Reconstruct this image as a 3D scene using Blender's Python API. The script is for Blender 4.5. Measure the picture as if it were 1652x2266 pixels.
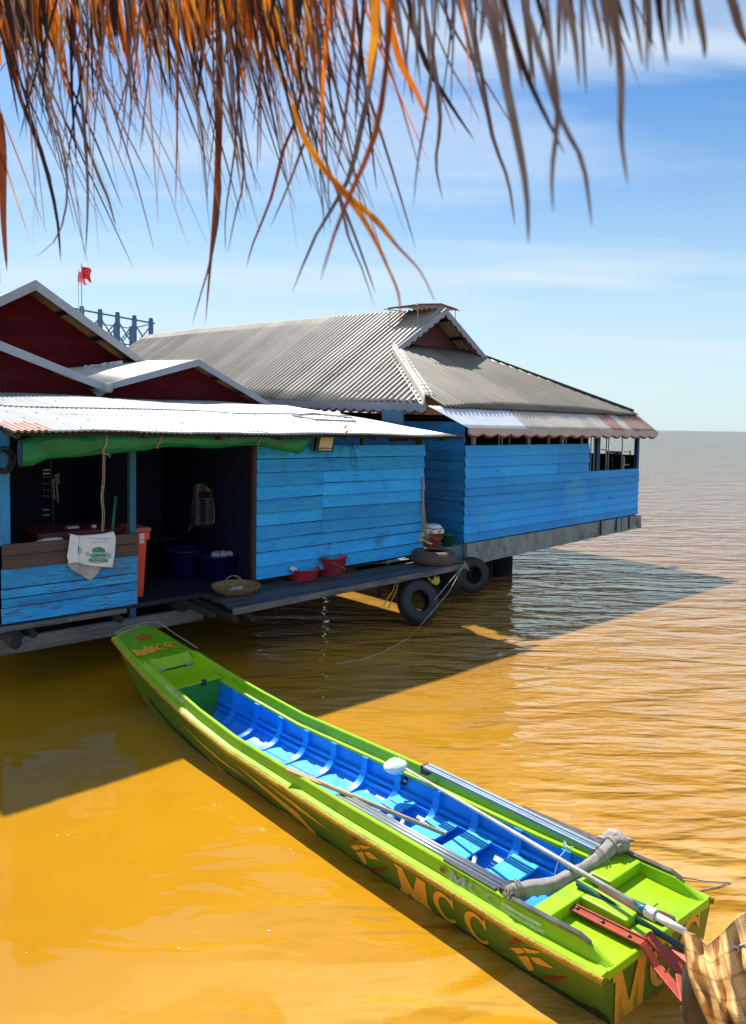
import bpy, bmesh, math, random
from mathutils import Vector, Matrix, noise
R=math.radians; PI=math.pi
rnd=random.Random(7)
for o in list(bpy.data.objects): bpy.data.objects.remove(o)
sc=bpy.context.scene
# ------------------------------------------------------------------ camera, world, sun, exposure
H=3.5; F=1637.0; PITCH=R(3); ROLL=math.atan(.0165); PPY=941+F*math.tan(PITCH)   # picture measured on a 1652 x 2266 sheet
cam=bpy.data.cameras.new('Camera'); co=bpy.data.objects.new('Camera',cam); sc.collection.objects.link(co); sc.camera=co
cam.sensor_fit='VERTICAL'; cam.sensor_height=36; cam.lens=F/2266*36; cam.shift_y=(PPY-1133)/2266
cam.clip_start=.05; cam.clip_end=30000
co.matrix_world=Matrix.Translation((0,0,H))@Matrix.Rotation(PI/2-PITCH,4,'X')@Matrix.Rotation(ROLL,4,'Z')
cam.dof.use_dof=True; cam.dof.focus_distance=8.5; cam.dof.aperture_fstop=3.6
SUN=Vector((-.31,.72,1.0)).normalized()          # towards the sun
world=bpy.data.worlds.new('World'); sc.world=world; world.use_nodes=True
nt=world.node_tree; nt.nodes.clear()
N=nt.nodes.new; Lk=nt.links.new
out=N('ShaderNodeOutputWorld'); bg=N('ShaderNodeBackground'); bg.inputs[1].default_value=.085
sky=N('ShaderNodeTexSky'); sky.sky_type='NISHITA'; sky.sun_disc=False
sky.sun_elevation=math.asin(SUN.z); sky.sun_rotation=math.atan2(SUN.x,SUN.y); sky.air_density=1.0; sky.dust_density=.6; sky.ozone_density=2.0
hsv=N('ShaderNodeHueSaturation'); hsv.inputs['Saturation'].default_value=1.4; hsv.inputs['Value'].default_value=1.0
tc=N('ShaderNodeTexCoord'); sep=N('ShaderNodeSeparateXYZ'); Lk(tc.outputs['Generated'],sep.inputs[0])
def mth(tree,op,a,b=None,c=None,clamp=False):
    m=tree.nodes.new('ShaderNodeMath'); m.operation=op; m.use_clamp=clamp
    for i,v in enumerate((a,b,c)):
        if v is None: continue
        if isinstance(v,(int,float)): m.inputs[i].default_value=v
        else: tree.links.new(v,m.inputs[i])
    return m.outputs[0]
zc=mth(nt,'MAXIMUM',sep.outputs['Z'],0.0); zz=mth(nt,'ADD',zc,.12)
cx=mth(nt,'DIVIDE',sep.outputs['X'],zz); cy=mth(nt,'DIVIDE',sep.outputs['Y'],zz)
cmb=N('ShaderNodeCombineXYZ'); Lk(cx,cmb.inputs[0]); Lk(cy,cmb.inputs[1])
mp=N('ShaderNodeMapping'); mp.inputs['Rotation'].default_value=(0,0,R(-24)); mp.inputs['Scale'].default_value=(.42,1.5,1); mp.inputs['Location'].default_value=(3.1,.6,0); Lk(cmb.outputs[0],mp.inputs[0])
ns=N('ShaderNodeTexNoise'); ns.inputs['Scale'].default_value=1.1; ns.inputs['Detail'].default_value=9; ns.inputs['Roughness'].default_value=.5; ns.inputs['Distortion'].default_value=.5; Lk(mp.outputs[0],ns.inputs[0])
rp=N('ShaderNodeValToRGB'); rp.color_ramp.elements[0].position=.46; rp.color_ramp.elements[1].position=.70; Lk(ns.outputs[0],rp.inputs[0])
cl=mth(nt,'MULTIPLY',rp.outputs[0],.85)
mix=N('ShaderNodeMixRGB'); Lk(cl,mix.inputs[0]); Lk(sky.outputs[0],hsv.inputs['Color']); Lk(hsv.outputs[0],mix.inputs[1]); mix.inputs[2].default_value=(5.6,6.4,7.2,1)
hz_=N('ShaderNodeMapRange'); hz_.interpolation_type='SMOOTHSTEP'; Lk(sep.outputs['Z'],hz_.inputs[0]); hz_.inputs[1].default_value=-.02; hz_.inputs[2].default_value=.46; hz_.inputs[3].default_value=.85; hz_.inputs[4].default_value=0
mix2=N('ShaderNodeMixRGB'); Lk(hz_.outputs[0],mix2.inputs[0]); Lk(mix.outputs[0],mix2.inputs[1]); mix2.inputs[2].default_value=(4.9,6.35,6.9,1)
Lk(mix2.outputs[0],bg.inputs[0]); Lk(bg.outputs[0],out.inputs[0])
sl=bpy.data.lights.new('sun','SUN'); sl.energy=4.8; sl.angle=R(1.0); sl.color=(1,.95,.86)
so=bpy.data.objects.new('sun',sl); sc.collection.objects.link(so); so.rotation_euler=SUN.to_track_quat('Z','Y').to_euler()
sc.view_settings.view_transform='Standard'; sc.view_settings.look='None'; sc.view_settings.exposure=.70; sc.view_settings.gamma=1
sc.render.resolution_x=746; sc.render.resolution_y=1024
sc.render.engine='CYCLES'
# ------------------------------------------------------------------ picture measurements -> places
def ray(px,py):
    x=(px-826)/F; y=-(py-PPY)/F; c,s=math.cos(ROLL),math.sin(ROLL)
    x2=x*c-y*s; y2=x*s+y*c
    return Vector((x2,math.cos(PITCH)+y2*math.sin(PITCH),-math.sin(PITCH)+y2*math.cos(PITCH)))
KH=1.0387; OX,OY=-1.8,11.3; UX,UY=.749,.6626; VX,VY=-.6626,.749
def hz(px,py,z):           # house frame: point at height z
    d=ray(px,py); k=(z-3)/d.z; X,Y=d.x*k-OX,d.y*k-OY; return (X*UX+Y*UY,X*VX+Y*VY,z)
def hs(px,py,s):
    d=ray(px,py); k=(s+OX*VX+OY*VY)/(d.x*VX+d.y*VY); X,Y=d.x*k-OX,d.y*k-OY; return (X*UX+Y*UY,s,3+d.z*k)
def ht(px,py,t):
    d=ray(px,py); k=(t+OX*UX+OY*UY)/(d.x*UX+d.y*UY); X,Y=d.x*k-OX,d.y*k-OY; return (t,X*VX+Y*VY,3+d.z*k)
SX,SY=1.5314,3.7023; EX,EY=-.69416,.71982; KB=1.21; WB=3-H/KB
def bz(px,py,z):           # boat frame (along, across to the right, height)
    d=ray(px,py); k=(z-3)/d.z; X,Y=d.x*k-SX,d.y*k-SY; return (X*EX+Y*EY,X*EY-Y*EX,z)
class Frame:
    def __init__(s,f,mat): s.f=f; s.mat=mat
HF=Frame(lambda p:Vector((p[0]*KH,p[1]*KH,H-(3-p[2])*KH)), Matrix.Translation((OX*KH,OY*KH,0))@Matrix.Rotation(math.atan2(UY,UX),4,'Z'))
BF=Frame(lambda p:Vector(((p[0]-p[1]*.11*max(0,1-max(p[0],-.1)/1.2))*KB,-p[1]*KB,H-(3-p[2])*KB)), Matrix.Translation((SX*KB,SY*KB,0))@Matrix.Rotation(math.atan2(EY,EX),4,'Z'))
WF=Frame(lambda p:Vector(p),Matrix.Identity(4))
WATER_H=3-H/KH             # water level in house-frame heights
# ------------------------------------------------------------------ materials
MATS={}
def col(c): return (c[0],c[1],c[2],1)
def mat(name,base,rough=.6,metal=0,alt=None,nscale=3,stretch=(1,1,1),wear=None,wearc=(.22,.19,.16),wthr=.6,bump=.15,bscale=30,bstretch=None,spec=.5,vv=.25,dirt=None,dthr=.6,dscale=1.2,transl=0,fine=.12):
    if name in MATS: return MATS[name]
    m=bpy.data.materials.new(name); MATS[name]=m; m.use_nodes=True; t=m.node_tree; b=t.nodes['Principled BSDF']; n=t.nodes.new; l=t.links.new
    tcn=n('ShaderNodeTexCoord')
    def nz(scale,st,det=6,ro=.6):
        mpn=n('ShaderNodeMapping'); mpn.inputs['Scale'].default_value=st; l(tcn.outputs['Object'],mpn.inputs[0])
        x=n('ShaderNodeTexNoise'); x.inputs['Scale'].default_value=scale; x.inputs['Detail'].default_value=det; x.inputs['Roughness'].default_value=ro; l(mpn.outputs[0],x.inputs[0]); return x.outputs[0]
    def mx(f,a,c,mode='MIX'):
        q=n('ShaderNodeMixRGB'); q.blend_type=mode
        for i,v in enumerate((f,a,c)):
            if isinstance(v,(int,float)): q.inputs[i].default_value=v
            elif isinstance(v,tuple): q.inputs[i].default_value=col(v)
            else: l(v,q.inputs[i])
        return q.outputs[0]
    alt=alt or tuple(c*.7 for c in base)
    f1=nz(nscale,stretch); r=n('ShaderNodeMapRange'); r.inputs[1].default_value=.35; r.inputs[2].default_value=.65; l(f1,r.inputs[0])
    c=mx(r.outputs[0],base,alt)
    at=n('ShaderNodeAttribute'); at.attribute_name='var'
    vm=mth(t,'MULTIPLY_ADD',at.outputs['Fac'],vv,1-vv*.5)
    ff=nz(nscale*9,stretch,4,.7); fv=mth(t,'MULTIPLY_ADD',ff,fine*2,1-fine)
    vm=mth(t,'MULTIPLY',vm,fv)
    cb=n('ShaderNodeCombineXYZ'); [l(vm,cb.inputs[i]) for i in range(3)]
    c=mx(1.0,c,cb.outputs[0],'MULTIPLY')
    rsock=None
    if wear:
        w=nz(wear,bstretch or stretch,10,.72); wr=n('ShaderNodeMapRange'); wr.inputs[1].default_value=wthr; wr.inputs[2].default_value=wthr+.05; l(w,wr.inputs[0]); c=mx(wr.outputs[0],c,wearc)
        rsock=mth(t,'MULTIPLY_ADD',wr.outputs[0],.3,rough,clamp=True)
    if dirt:
        w=nz(dscale,(1,1,1),8,.65); wr=n('ShaderNodeMapRange'); wr.inputs[1].default_value=dthr; wr.inputs[2].default_value=dthr+.14; l(w,wr.inputs[0]); dm=mth(t,'MULTIPLY',wr.outputs[0],.75); c=mx(dm,c,dirt)
    l(c,b.inputs['Base Color']); b.inputs['Roughness'].default_value=rough; b.inputs['Metallic'].default_value=metal
    if rsock: l(rsock,b.inputs['Roughness'])
    b.inputs['Specular IOR Level'].default_value=spec
    if bump:
        bn=n('ShaderNodeBump'); bn.inputs['Strength'].default_value=bump; bn.inputs['Distance'].default_value=.01; l(nz(bscale,bstretch or stretch,5,.65),bn.inputs['Height']); l(bn.outputs[0],b.inputs['Normal'])
    if transl:
        tr=n('ShaderNodeBsdfTransparent' if 'clear' in name else 'ShaderNodeBsdfTranslucent')
        if 'clear' not in name: l(c,tr.inputs[0]); ms=n('ShaderNodeMixShader'); ms.inputs[0].default_value=transl; l(b.outputs[0],ms.inputs[1]); l(tr.outputs[0],ms.inputs[2]); l(ms.outputs[0],t.nodes['Material Output'].inputs[0])
    return m
GR=(1,8,8)
M_blue=mat('blue paint front boards',(.016,.47,.98),.55,alt=(.010,.34,.90),nscale=2.2,stretch=(.5,2,3),wear=5,wearc=(.03,.13,.19),wthr=.57,bump=.5,bscale=9,bstretch=(1,9,14),dirt=(.01,.10,.2),dthr=.58,vv=.45,fine=.2)
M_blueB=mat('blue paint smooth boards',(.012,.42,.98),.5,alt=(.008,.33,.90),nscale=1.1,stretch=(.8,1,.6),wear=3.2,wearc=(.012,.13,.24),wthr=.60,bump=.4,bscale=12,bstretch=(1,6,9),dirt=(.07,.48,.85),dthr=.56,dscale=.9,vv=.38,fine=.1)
M_blueS=mat('shaded blue side boards',(.012,.27,.72),.55,alt=(.008,.20,.55),nscale=1.2,stretch=(1,1,.8),wear=2.2,wearc=(.035,.06,.06),wthr=.60,bump=.3,bscale=12,bstretch=(6,1,9),vv=.25)  # darker than the front boards: shade of the turned-away side in the paint
M_halfb=mat('blue paint worn boards',(.016,.46,.98),.55,alt=(.008,.30,.85),nscale=3,stretch=(.6,2,3),wear=4,wearc=(.10,.12,.14),wthr=.525,bump=.6,bscale=9,bstretch=(1,9,16),vv=.3,dirt=(.17,.13,.11),dthr=.60,fine=.2)
M_post=mat('teal blue post paint',(.008,.10,.20),.55,alt=(.02,.11,.2),nscale=4,stretch=(4,4,.8),wear=8,wearc=(.05,.12,.15),wthr=.56,bump=.4,bscale=20,bstretch=(8,8,1))
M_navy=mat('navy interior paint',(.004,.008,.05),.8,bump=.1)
M_black=mat('black wood with shade',(.006,.006,.008),.9,bump=.2)  # near black puts the shade of interiors and undersides into the colour
M_brown=mat('brown weathered plank',(.14,.095,.075),.75,alt=(.08,.055,.045),nscale=4,stretch=(.6,6,6),wear=9,wearc=(.24,.2,.18),wthr=.66,bump=.6,bscale=8,bstretch=(1,9,16))
M_grey=mat('grey weathered timber',(.17,.165,.165),.75,alt=(.075,.072,.075),nscale=3,stretch=(.7,5,5),wear=7,wearc=(.34,.34,.36),wthr=.60,bump=.7,bscale=9,bstretch=(1,9,12),vv=.6,fine=.25)
M_deck=mat('dark wet deck boards',(.095,.097,.105),.5,alt=(.042,.043,.05),nscale=3,stretch=(.5,5,5),wear=6,wearc=(.20,.21,.23),wthr=.58,bump=.6,bscale=9,bstretch=(1,10,10),vv=.8,fine=.25)
M_darkwood=mat('dark damp timber',(.03,.026,.024),.8,alt=(.014,.012,.012),nscale=3,stretch=(.7,5,5),wear=7,wearc=(.12,.11,.11),wthr=.62,bump=.6,bscale=9)
M_burg=mat('burgundy wall paint',(.11,.006,.010),.75,spec=.15,alt=(.075,.004,.008),nscale=2,stretch=(.6,1,3),wear=6,wearc=(.03,.004,.008),wthr=.66,bump=.3,bscale=8,bstretch=(1,5,12),fine=.2)
M_burgB=mat('faded red gable boards',(.17,.045,.05),.65,alt=(.11,.03,.035),nscale=2,stretch=(.6,1,3),bump=.3,bscale=8,bstretch=(1,5,12))
M_roofW=mat('bright zinc roof sheet',(.46,.48,.48),.5,metal=.1,alt=(.31,.34,.34),nscale=1.6,stretch=(5,.3,1),wear=2.6,wearc=(.30,.30,.28),wthr=.60,bump=.1,bscale=40,bstretch=(6,.3,1),vv=.35,fine=.1)
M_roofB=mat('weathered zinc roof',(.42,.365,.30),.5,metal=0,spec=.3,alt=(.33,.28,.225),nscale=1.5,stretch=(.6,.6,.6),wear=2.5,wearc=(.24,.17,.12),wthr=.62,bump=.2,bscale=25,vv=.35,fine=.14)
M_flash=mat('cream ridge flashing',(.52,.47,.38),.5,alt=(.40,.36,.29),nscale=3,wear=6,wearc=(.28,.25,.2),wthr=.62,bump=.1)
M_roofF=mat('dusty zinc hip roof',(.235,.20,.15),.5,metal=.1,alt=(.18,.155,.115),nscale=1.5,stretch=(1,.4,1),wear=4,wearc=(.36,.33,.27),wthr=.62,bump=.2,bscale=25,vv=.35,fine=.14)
M_awn=mat('pale awning sheet',(.64,.57,.48),.5,metal=0,alt=(.50,.44,.36),nscale=2,stretch=(1,.4,1),bump=.1,vv=.1)
M_white=mat('glare white sheet',(.86,.88,.90),.3,alt=(.72,.76,.80),nscale=1.5,bump=.4,bscale=3,vv=.05)  # base whitened to carry the glare at the awning's left end
M_rust=mat('rusty awning sheet',(.28,.085,.045),.7,alt=(.45,.33,.27),nscale=3,stretch=(3,.6,1),bump=.2,vv=.2)
M_under=mat('shaded sheet underside',(.16,.16,.17),.6,metal=.3)
M_fascia=mat('pale blue grey fascia paint',(.36,.38,.44),.5,alt=(.30,.32,.38),nscale=2,wear=7,wearc=(.3,.3,.31),wthr=.68,bump=.1)
M_cream=mat('dusty cream fascia paint',(.55,.47,.41),.55,alt=(.46,.39,.34),nscale=3,wear=7,wearc=(.33,.27,.23),wthr=.64,bump=.1)
M_redtrim=mat('dark red trim',(.25,.03,.03),.6)
M_conc=mat('weathered concrete float',(.36,.38,.35),.85,alt=(.20,.23,.21),nscale=3,stretch=(1,1,.5),wear=2.2,wearc=(.10,.11,.10),wthr=.56,bump=.6,bscale=14,dirt=(.08,.09,.08),dthr=.56,dscale=1.0,fine=.2)
M_concb=mat('blue stained concrete',(.16,.28,.30),.8,alt=(.09,.17,.19),nscale=3,wear=3,wearc=(.32,.36,.35),wthr=.6,bump=.5,bscale=14)
M_tarp=mat('green tarpaulin',(.004,.24,.08),.45,alt=(.003,.12,.04),nscale=3,stretch=(.7,2,2),bump=.35,bscale=9,bstretch=(.6,4,4),vv=.05,wear=14,wearc=(.10,.3,.18),wthr=.74)
M_rope=mat('pale rope',(.42,.36,.27),.9,bump=.5,bscale=60)
M_yrope=mat('yellow rope',(.62,.40,.05),.8,bump=.5,bscale=60)
M_cable=mat('black cable',(.012,.012,.014),.6)
M_tyre=mat('black tyre rubber',(.018,.018,.02),.6,alt=(.03,.032,.034),nscale=4,wear=7,wearc=(.09,.13,.12),wthr=.62,bump=.5,bscale=30)
M_tyreb=mat('dusty brown tyre rubber',(.15,.09,.075),.75,alt=(.10,.062,.052),nscale=4,wear=7,wearc=(.25,.19,.16),wthr=.64,bump=.5,bscale=30)
M_red=mat('red plastic',(.55,.012,.02),.35,alt=(.48,.01,.015),bump=.03,vv=.1)
M_redd=mat('dark red plastic',(.36,.012,.03),.4,bump=.03,vv=.1)
M_orange=mat('orange red plastic',(.72,.06,.03),.4,alt=(.58,.04,.022),bump=.05,vv=.05,nscale=1.5)
M_maroon=mat('maroon box paint',(.16,.02,.025),.5,bump=.1)
M_pink=mat('faded red bucket plastic',(.46,.10,.09),.5,bump=.05)
M_greenb=mat('green bucket plastic',(.004,.15,.07),.4,bump=.05)
M_bluetub=mat('blue tub plastic',(.006,.013,.14),.35,bump=.05)  # blue darkened so the colour carries the room's shade
M_whitebag=mat('white woven sack',(.82,.84,.86),.5,alt=(.76,.78,.84),nscale=6,bump=.3,bscale=14,vv=.05)
M_print=mat('green print ink',(.01,.22,.09),.5,alt=(.05,.35,.18),nscale=30)
M_printp=mat('pale green print ink',(.42,.62,.55),.5)
M_lilac=mat('lilac print ink',(.45,.47,.72),.5)
M_wicker=mat('woven wicker',(.40,.27,.13),.7,alt=(.22,.13,.06),nscale=30,bump=.8,bscale=60,vv=.4)
M_lens=mat('dusty lamp glass',(.62,.60,.40),.3,alt=(.55,.50,.22),nscale=8,bump=.05)
M_yellowrag=mat('yellow rag',(.78,.66,.10),.7)
M_bgreen=mat('lime green boat paint',(.34,.60,.005),.3,alt=(.28,.52,.005),nscale=1.6,wear=9,wearc=(.12,.22,.03),wthr=.645,bump=.12,bscale=24,vv=.12,fine=.14,dirt=(.15,.28,.03),dthr=.56,dscale=2.8)
M_hull=mat('shaded green hull paint',(.12,.20,.010),.42,alt=(.09,.155,.008),nscale=1.5,wear=9,wearc=(.03,.05,.015),wthr=.63,bump=.1,bscale=20,vv=.05)  # same boat green, darkened for the shade on the hull side
M_bcoam=mat('shaded green bow paint',(.17,.40,.006),.38,alt=(.13,.32,.005),nscale=1.6,wear=6,wearc=(.09,.18,.02),wthr=.70,bump=.08,bscale=20,vv=.08)  # boat green with shade in the colour, used on the bow deck
M_rub=mat('yellow rubbing strip paint',(.62,.36,.012),.5,alt=(.50,.25,.01),nscale=6,wear=12,wearc=(.10,.07,.02),wthr=.64,bump=.8,bscale=40)
M_bblue=mat('blue boat interior paint',(.015,.33,.92),.4,alt=(.010,.25,.82),nscale=2.5,wear=9,wearc=(.10,.38,.66),wthr=.61,bump=.25,bscale=24,vv=.12,fine=.15)
M_bseat=mat('light blue seat paint',(.03,.42,.85),.38,alt=(.08,.52,.85),nscale=9,wear=12,wearc=(.12,.45,.7),wthr=.62,bump=.4,bscale=30,vv=.25,fine=.25)
M_letter=mat('orange letter paint',(.90,.42,.03),.5,alt=(.80,.34,.02),nscale=5,bump=.03)
M_zred=mat('red stripe paint',(.30,.035,.012),.5,bump=.03)
M_silver=mat('white grey lettering paint',(.55,.58,.52),.5,alt=(.28,.34,.26),nscale=20,bump=0)
M_alu=mat('brushed aluminium tube',(.42,.45,.48),.4,metal=.6,alt=(.30,.31,.33),nscale=3,stretch=(.3,6,6),bump=.05)
M_steel=mat('dull steel strip',(.26,.26,.26),.45,metal=.7,alt=(.16,.13,.11),nscale=6,bump=.1)
M_pole=mat('whitewashed pole',(.68,.66,.62),.6,alt=(.50,.38,.33),nscale=5,stretch=(1,4,4),bump=.3)
M_bamboo=mat('tan bamboo stick',(.52,.34,.17),.55,alt=(.40,.25,.12),nscale=5,bump=.15)
M_teal=mat('teal tape',(.02,.22,.30),.4)
M_canvas=mat('grey canvas',(.36,.335,.29),.85,alt=(.25,.235,.20),nscale=6,wear=9,wearc=(.5,.47,.41),wthr=.68,bump=.6,bscale=14)
M_redmetal=mat('rust red painted metal',(.40,.055,.022),.45,alt=(.28,.035,.018),nscale=6,wear=9,wearc=(.12,.03,.02),wthr=.66,bump=.2)
M_darkred=mat('dark red painted metal',(.11,.015,.012),.5)
M_pinkmetal=mat('faded pink red metal',(.60,.16,.12),.5)
M_rail=mat('blue railing paint',(.05,.18,.42),.5,alt=(.10,.20,.30),nscale=5)
M_panel=mat('solar panel face',(.42,.36,.31),.35,alt=(.35,.30,.26),nscale=2)
M_flag=mat('red flag cloth',(.75,.012,.04),.6,transl=.35)
M_pinkflag=mat('pale red flag cloth',(.75,.20,.26),.6,transl=.35)
M_pale=mat('pale grey metal',(.50,.52,.54),.5)
M_chair=mat('cream chair frame',(.60,.58,.50),.5)
M_pattern=mat('mauve patterned cloth',(.16,.10,.14),.8,alt=(.10,.06,.09),nscale=12)
M_clear=mat('clear plastic bag',(.78,.88,.95),.12,bump=.9,bscale=14,transl=.62)
M_darkmetal=mat('dark metal housing',(.03,.03,.028),.5)
M_debris=mat('pale scraps',(.66,.66,.68),.7,alt=(.40,.40,.44),nscale=12)
M_ply=mat('white sheet',(.80,.84,.88),.6)
STRAW=[mat('straw orange',(.90,.27,.008),.6,transl=.55,alt=(.55,.13,.006),nscale=14,bump=0),mat('straw amber',(.85,.38,.02),.6,transl=.5,alt=(.5,.2,.02),nscale=14,bump=0),
 mat('straw rust',(.26,.065,.015),.7,transl=.3,alt=(.16,.04,.012),nscale=14,bump=0),mat('straw dark',(.028,.012,.008),.8,transl=.1,alt=(.03,.014,.01),nscale=14,bump=0),
 mat('straw grey',(.19,.17,.20),.8,transl=.2,alt=(.13,.11,.13),nscale=14,bump=0),mat('straw pale',(.42,.36,.32),.7,transl=.4,alt=(.30,.24,.2),nscale=14,bump=0)]
def plaid():
    m=bpy.data.materials.new('brown plaid cloth'); m.use_nodes=True; t=m.node_tree; n=t.nodes.new; l=t.links.new; b=t.nodes['Principled BSDF']
    uv=n('ShaderNodeUVMap'); s=n('ShaderNodeSeparateXYZ'); l(uv.outputs[0],s.inputs[0])
    def lines(o,f,w):
        a=mth(t,'FRACT',mth(t,'MULTIPLY',o,f)); return mth(t,'LESS_THAN',a,w)
    a=lines(s.outputs[0],34,.5); c=lines(s.outputs[1],50,.5); big=mth(t,'MAXIMUM',lines(s.outputs[0],3.5,.10),lines(s.outputs[1],5,.14))
    w=mth(t,'MULTIPLY_ADD',mth(t,'MULTIPLY',a,c),.75,.15); w=mth(t,'MAXIMUM',w,0)
    q=n('ShaderNodeMixRGB'); l(w,q.inputs[0]); q.inputs[1].default_value=(.52,.27,.07,1); q.inputs[2].default_value=(.88,.62,.28,1)
    q2=n('ShaderNodeMixRGB'); l(mth(t,'MULTIPLY',big,.45),q2.inputs[0]); l(q.outputs[0],q2.inputs[1]); q2.inputs[2].default_value=(.15,.05,.02,1)
    l(q2.outputs[0],b.inputs['Base Color']); b.inputs['Roughness'].default_value=.8; return m
M_plaid=plaid()
def water_mat():
    m=bpy.data.materials.new('muddy lake water'); m.use_nodes=True; t=m.node_tree; n=t.nodes.new; l=t.links.new; b=t.nodes['Principled BSDF']
    g=n('ShaderNodeNewGeometry')
    def nz(sc_,st,det=4,ro=.5,rot=0,dist=0):
        a=n('ShaderNodeMapping'); a.inputs['Scale'].default_value=st; a.inputs['Rotation'].default_value=(0,0,R(rot)); l(g.outputs['Position'],a.inputs[0])
        x=n('ShaderNodeTexNoise'); x.inputs['Scale'].default_value=sc_; x.inputs['Detail'].default_value=det; x.inputs['Roughness'].default_value=ro; x.inputs['Distortion'].default_value=dist; l(a.outputs[0],x.inputs[0]); return x.outputs[0]
    c=n('ShaderNodeMixRGB'); r=n('ShaderNodeMapRange'); r.inputs[1].default_value=.35; r.inputs[2].default_value=.65; l(nz(.5,(1,1,1),3),r.inputs[0]); l(r.outputs[0],c.inputs[0])
    c.inputs[1].default_value=(.46,.225,.008,1); c.inputs[2].default_value=(.40,.19,.010,1)
    # base colour turns a greyer brown with distance and to the right
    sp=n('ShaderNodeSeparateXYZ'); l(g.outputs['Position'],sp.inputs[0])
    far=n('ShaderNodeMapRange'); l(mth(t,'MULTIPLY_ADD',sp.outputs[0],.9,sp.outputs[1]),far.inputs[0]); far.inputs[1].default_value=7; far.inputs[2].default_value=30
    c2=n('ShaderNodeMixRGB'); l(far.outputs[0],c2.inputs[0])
    # pale tan noise patches: sky reflection painted into the near water colour
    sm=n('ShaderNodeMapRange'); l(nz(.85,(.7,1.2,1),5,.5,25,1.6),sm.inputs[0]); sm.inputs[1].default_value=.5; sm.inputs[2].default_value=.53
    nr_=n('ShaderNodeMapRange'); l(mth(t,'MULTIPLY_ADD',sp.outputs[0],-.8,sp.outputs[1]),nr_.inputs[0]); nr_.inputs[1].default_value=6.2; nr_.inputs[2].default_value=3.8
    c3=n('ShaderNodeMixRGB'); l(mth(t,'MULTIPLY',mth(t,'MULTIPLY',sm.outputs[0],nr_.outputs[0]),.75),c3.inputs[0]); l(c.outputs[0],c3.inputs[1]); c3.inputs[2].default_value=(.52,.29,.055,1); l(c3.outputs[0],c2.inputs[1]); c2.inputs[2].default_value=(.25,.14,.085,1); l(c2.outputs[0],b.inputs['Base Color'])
    b.inputs['Roughness'].default_value=.05; b.inputs['IOR'].default_value=1.33; b.inputs['Specular IOR Level'].default_value=.5
    # calm water near the houses on the left, ripples growing to the open lake on the right
    calm=n('ShaderNodeMapRange'); l(mth(t,'MULTIPLY_ADD',sp.outputs[1],.16,sp.outputs[0]),calm.inputs[0]); calm.inputs[1].default_value=-1.2; calm.inputs[2].default_value=3.6; calm.inputs[3].default_value=.05; calm.inputs[4].default_value=1.0
    h=mth(t,'MULTIPLY',nz(1.5,(.55,1.6,1),2,.4,-14,.6),.16)
    h=mth(t,'ADD',h,mth(t,'MULTIPLY',mth(t,'MULTIPLY',nz(5.5,(.45,1.5,1),2,.5,-10,.3),calm.outputs[0]),.052))
    h=mth(t,'ADD',h,mth(t,'MULTIPLY',nz(.45,(.6,1.6,1),2,.5,-8),.16))
    l(mth(t,'MULTIPLY_ADD',far.outputs[0],-.50,.72),b.inputs['Specular IOR Level']); dst=n('ShaderNodeMapRange'); l(sp.outputs[1],dst.inputs[0]); dst.inputs[1].default_value=12; dst.inputs[2].default_value=160; dst.inputs[3].default_value=1.5; dst.inputs[4].default_value=14; h=mth(t,'MULTIPLY',h,dst.outputs[0])
    bp=n('ShaderNodeBump'); l(calm.outputs[0],bp.inputs['Strength']); bp.inputs['Distance'].default_value=1.0; l(h,bp.inputs['Height']); l(bp.outputs[0],b.inputs['Normal'])
    return m
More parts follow.
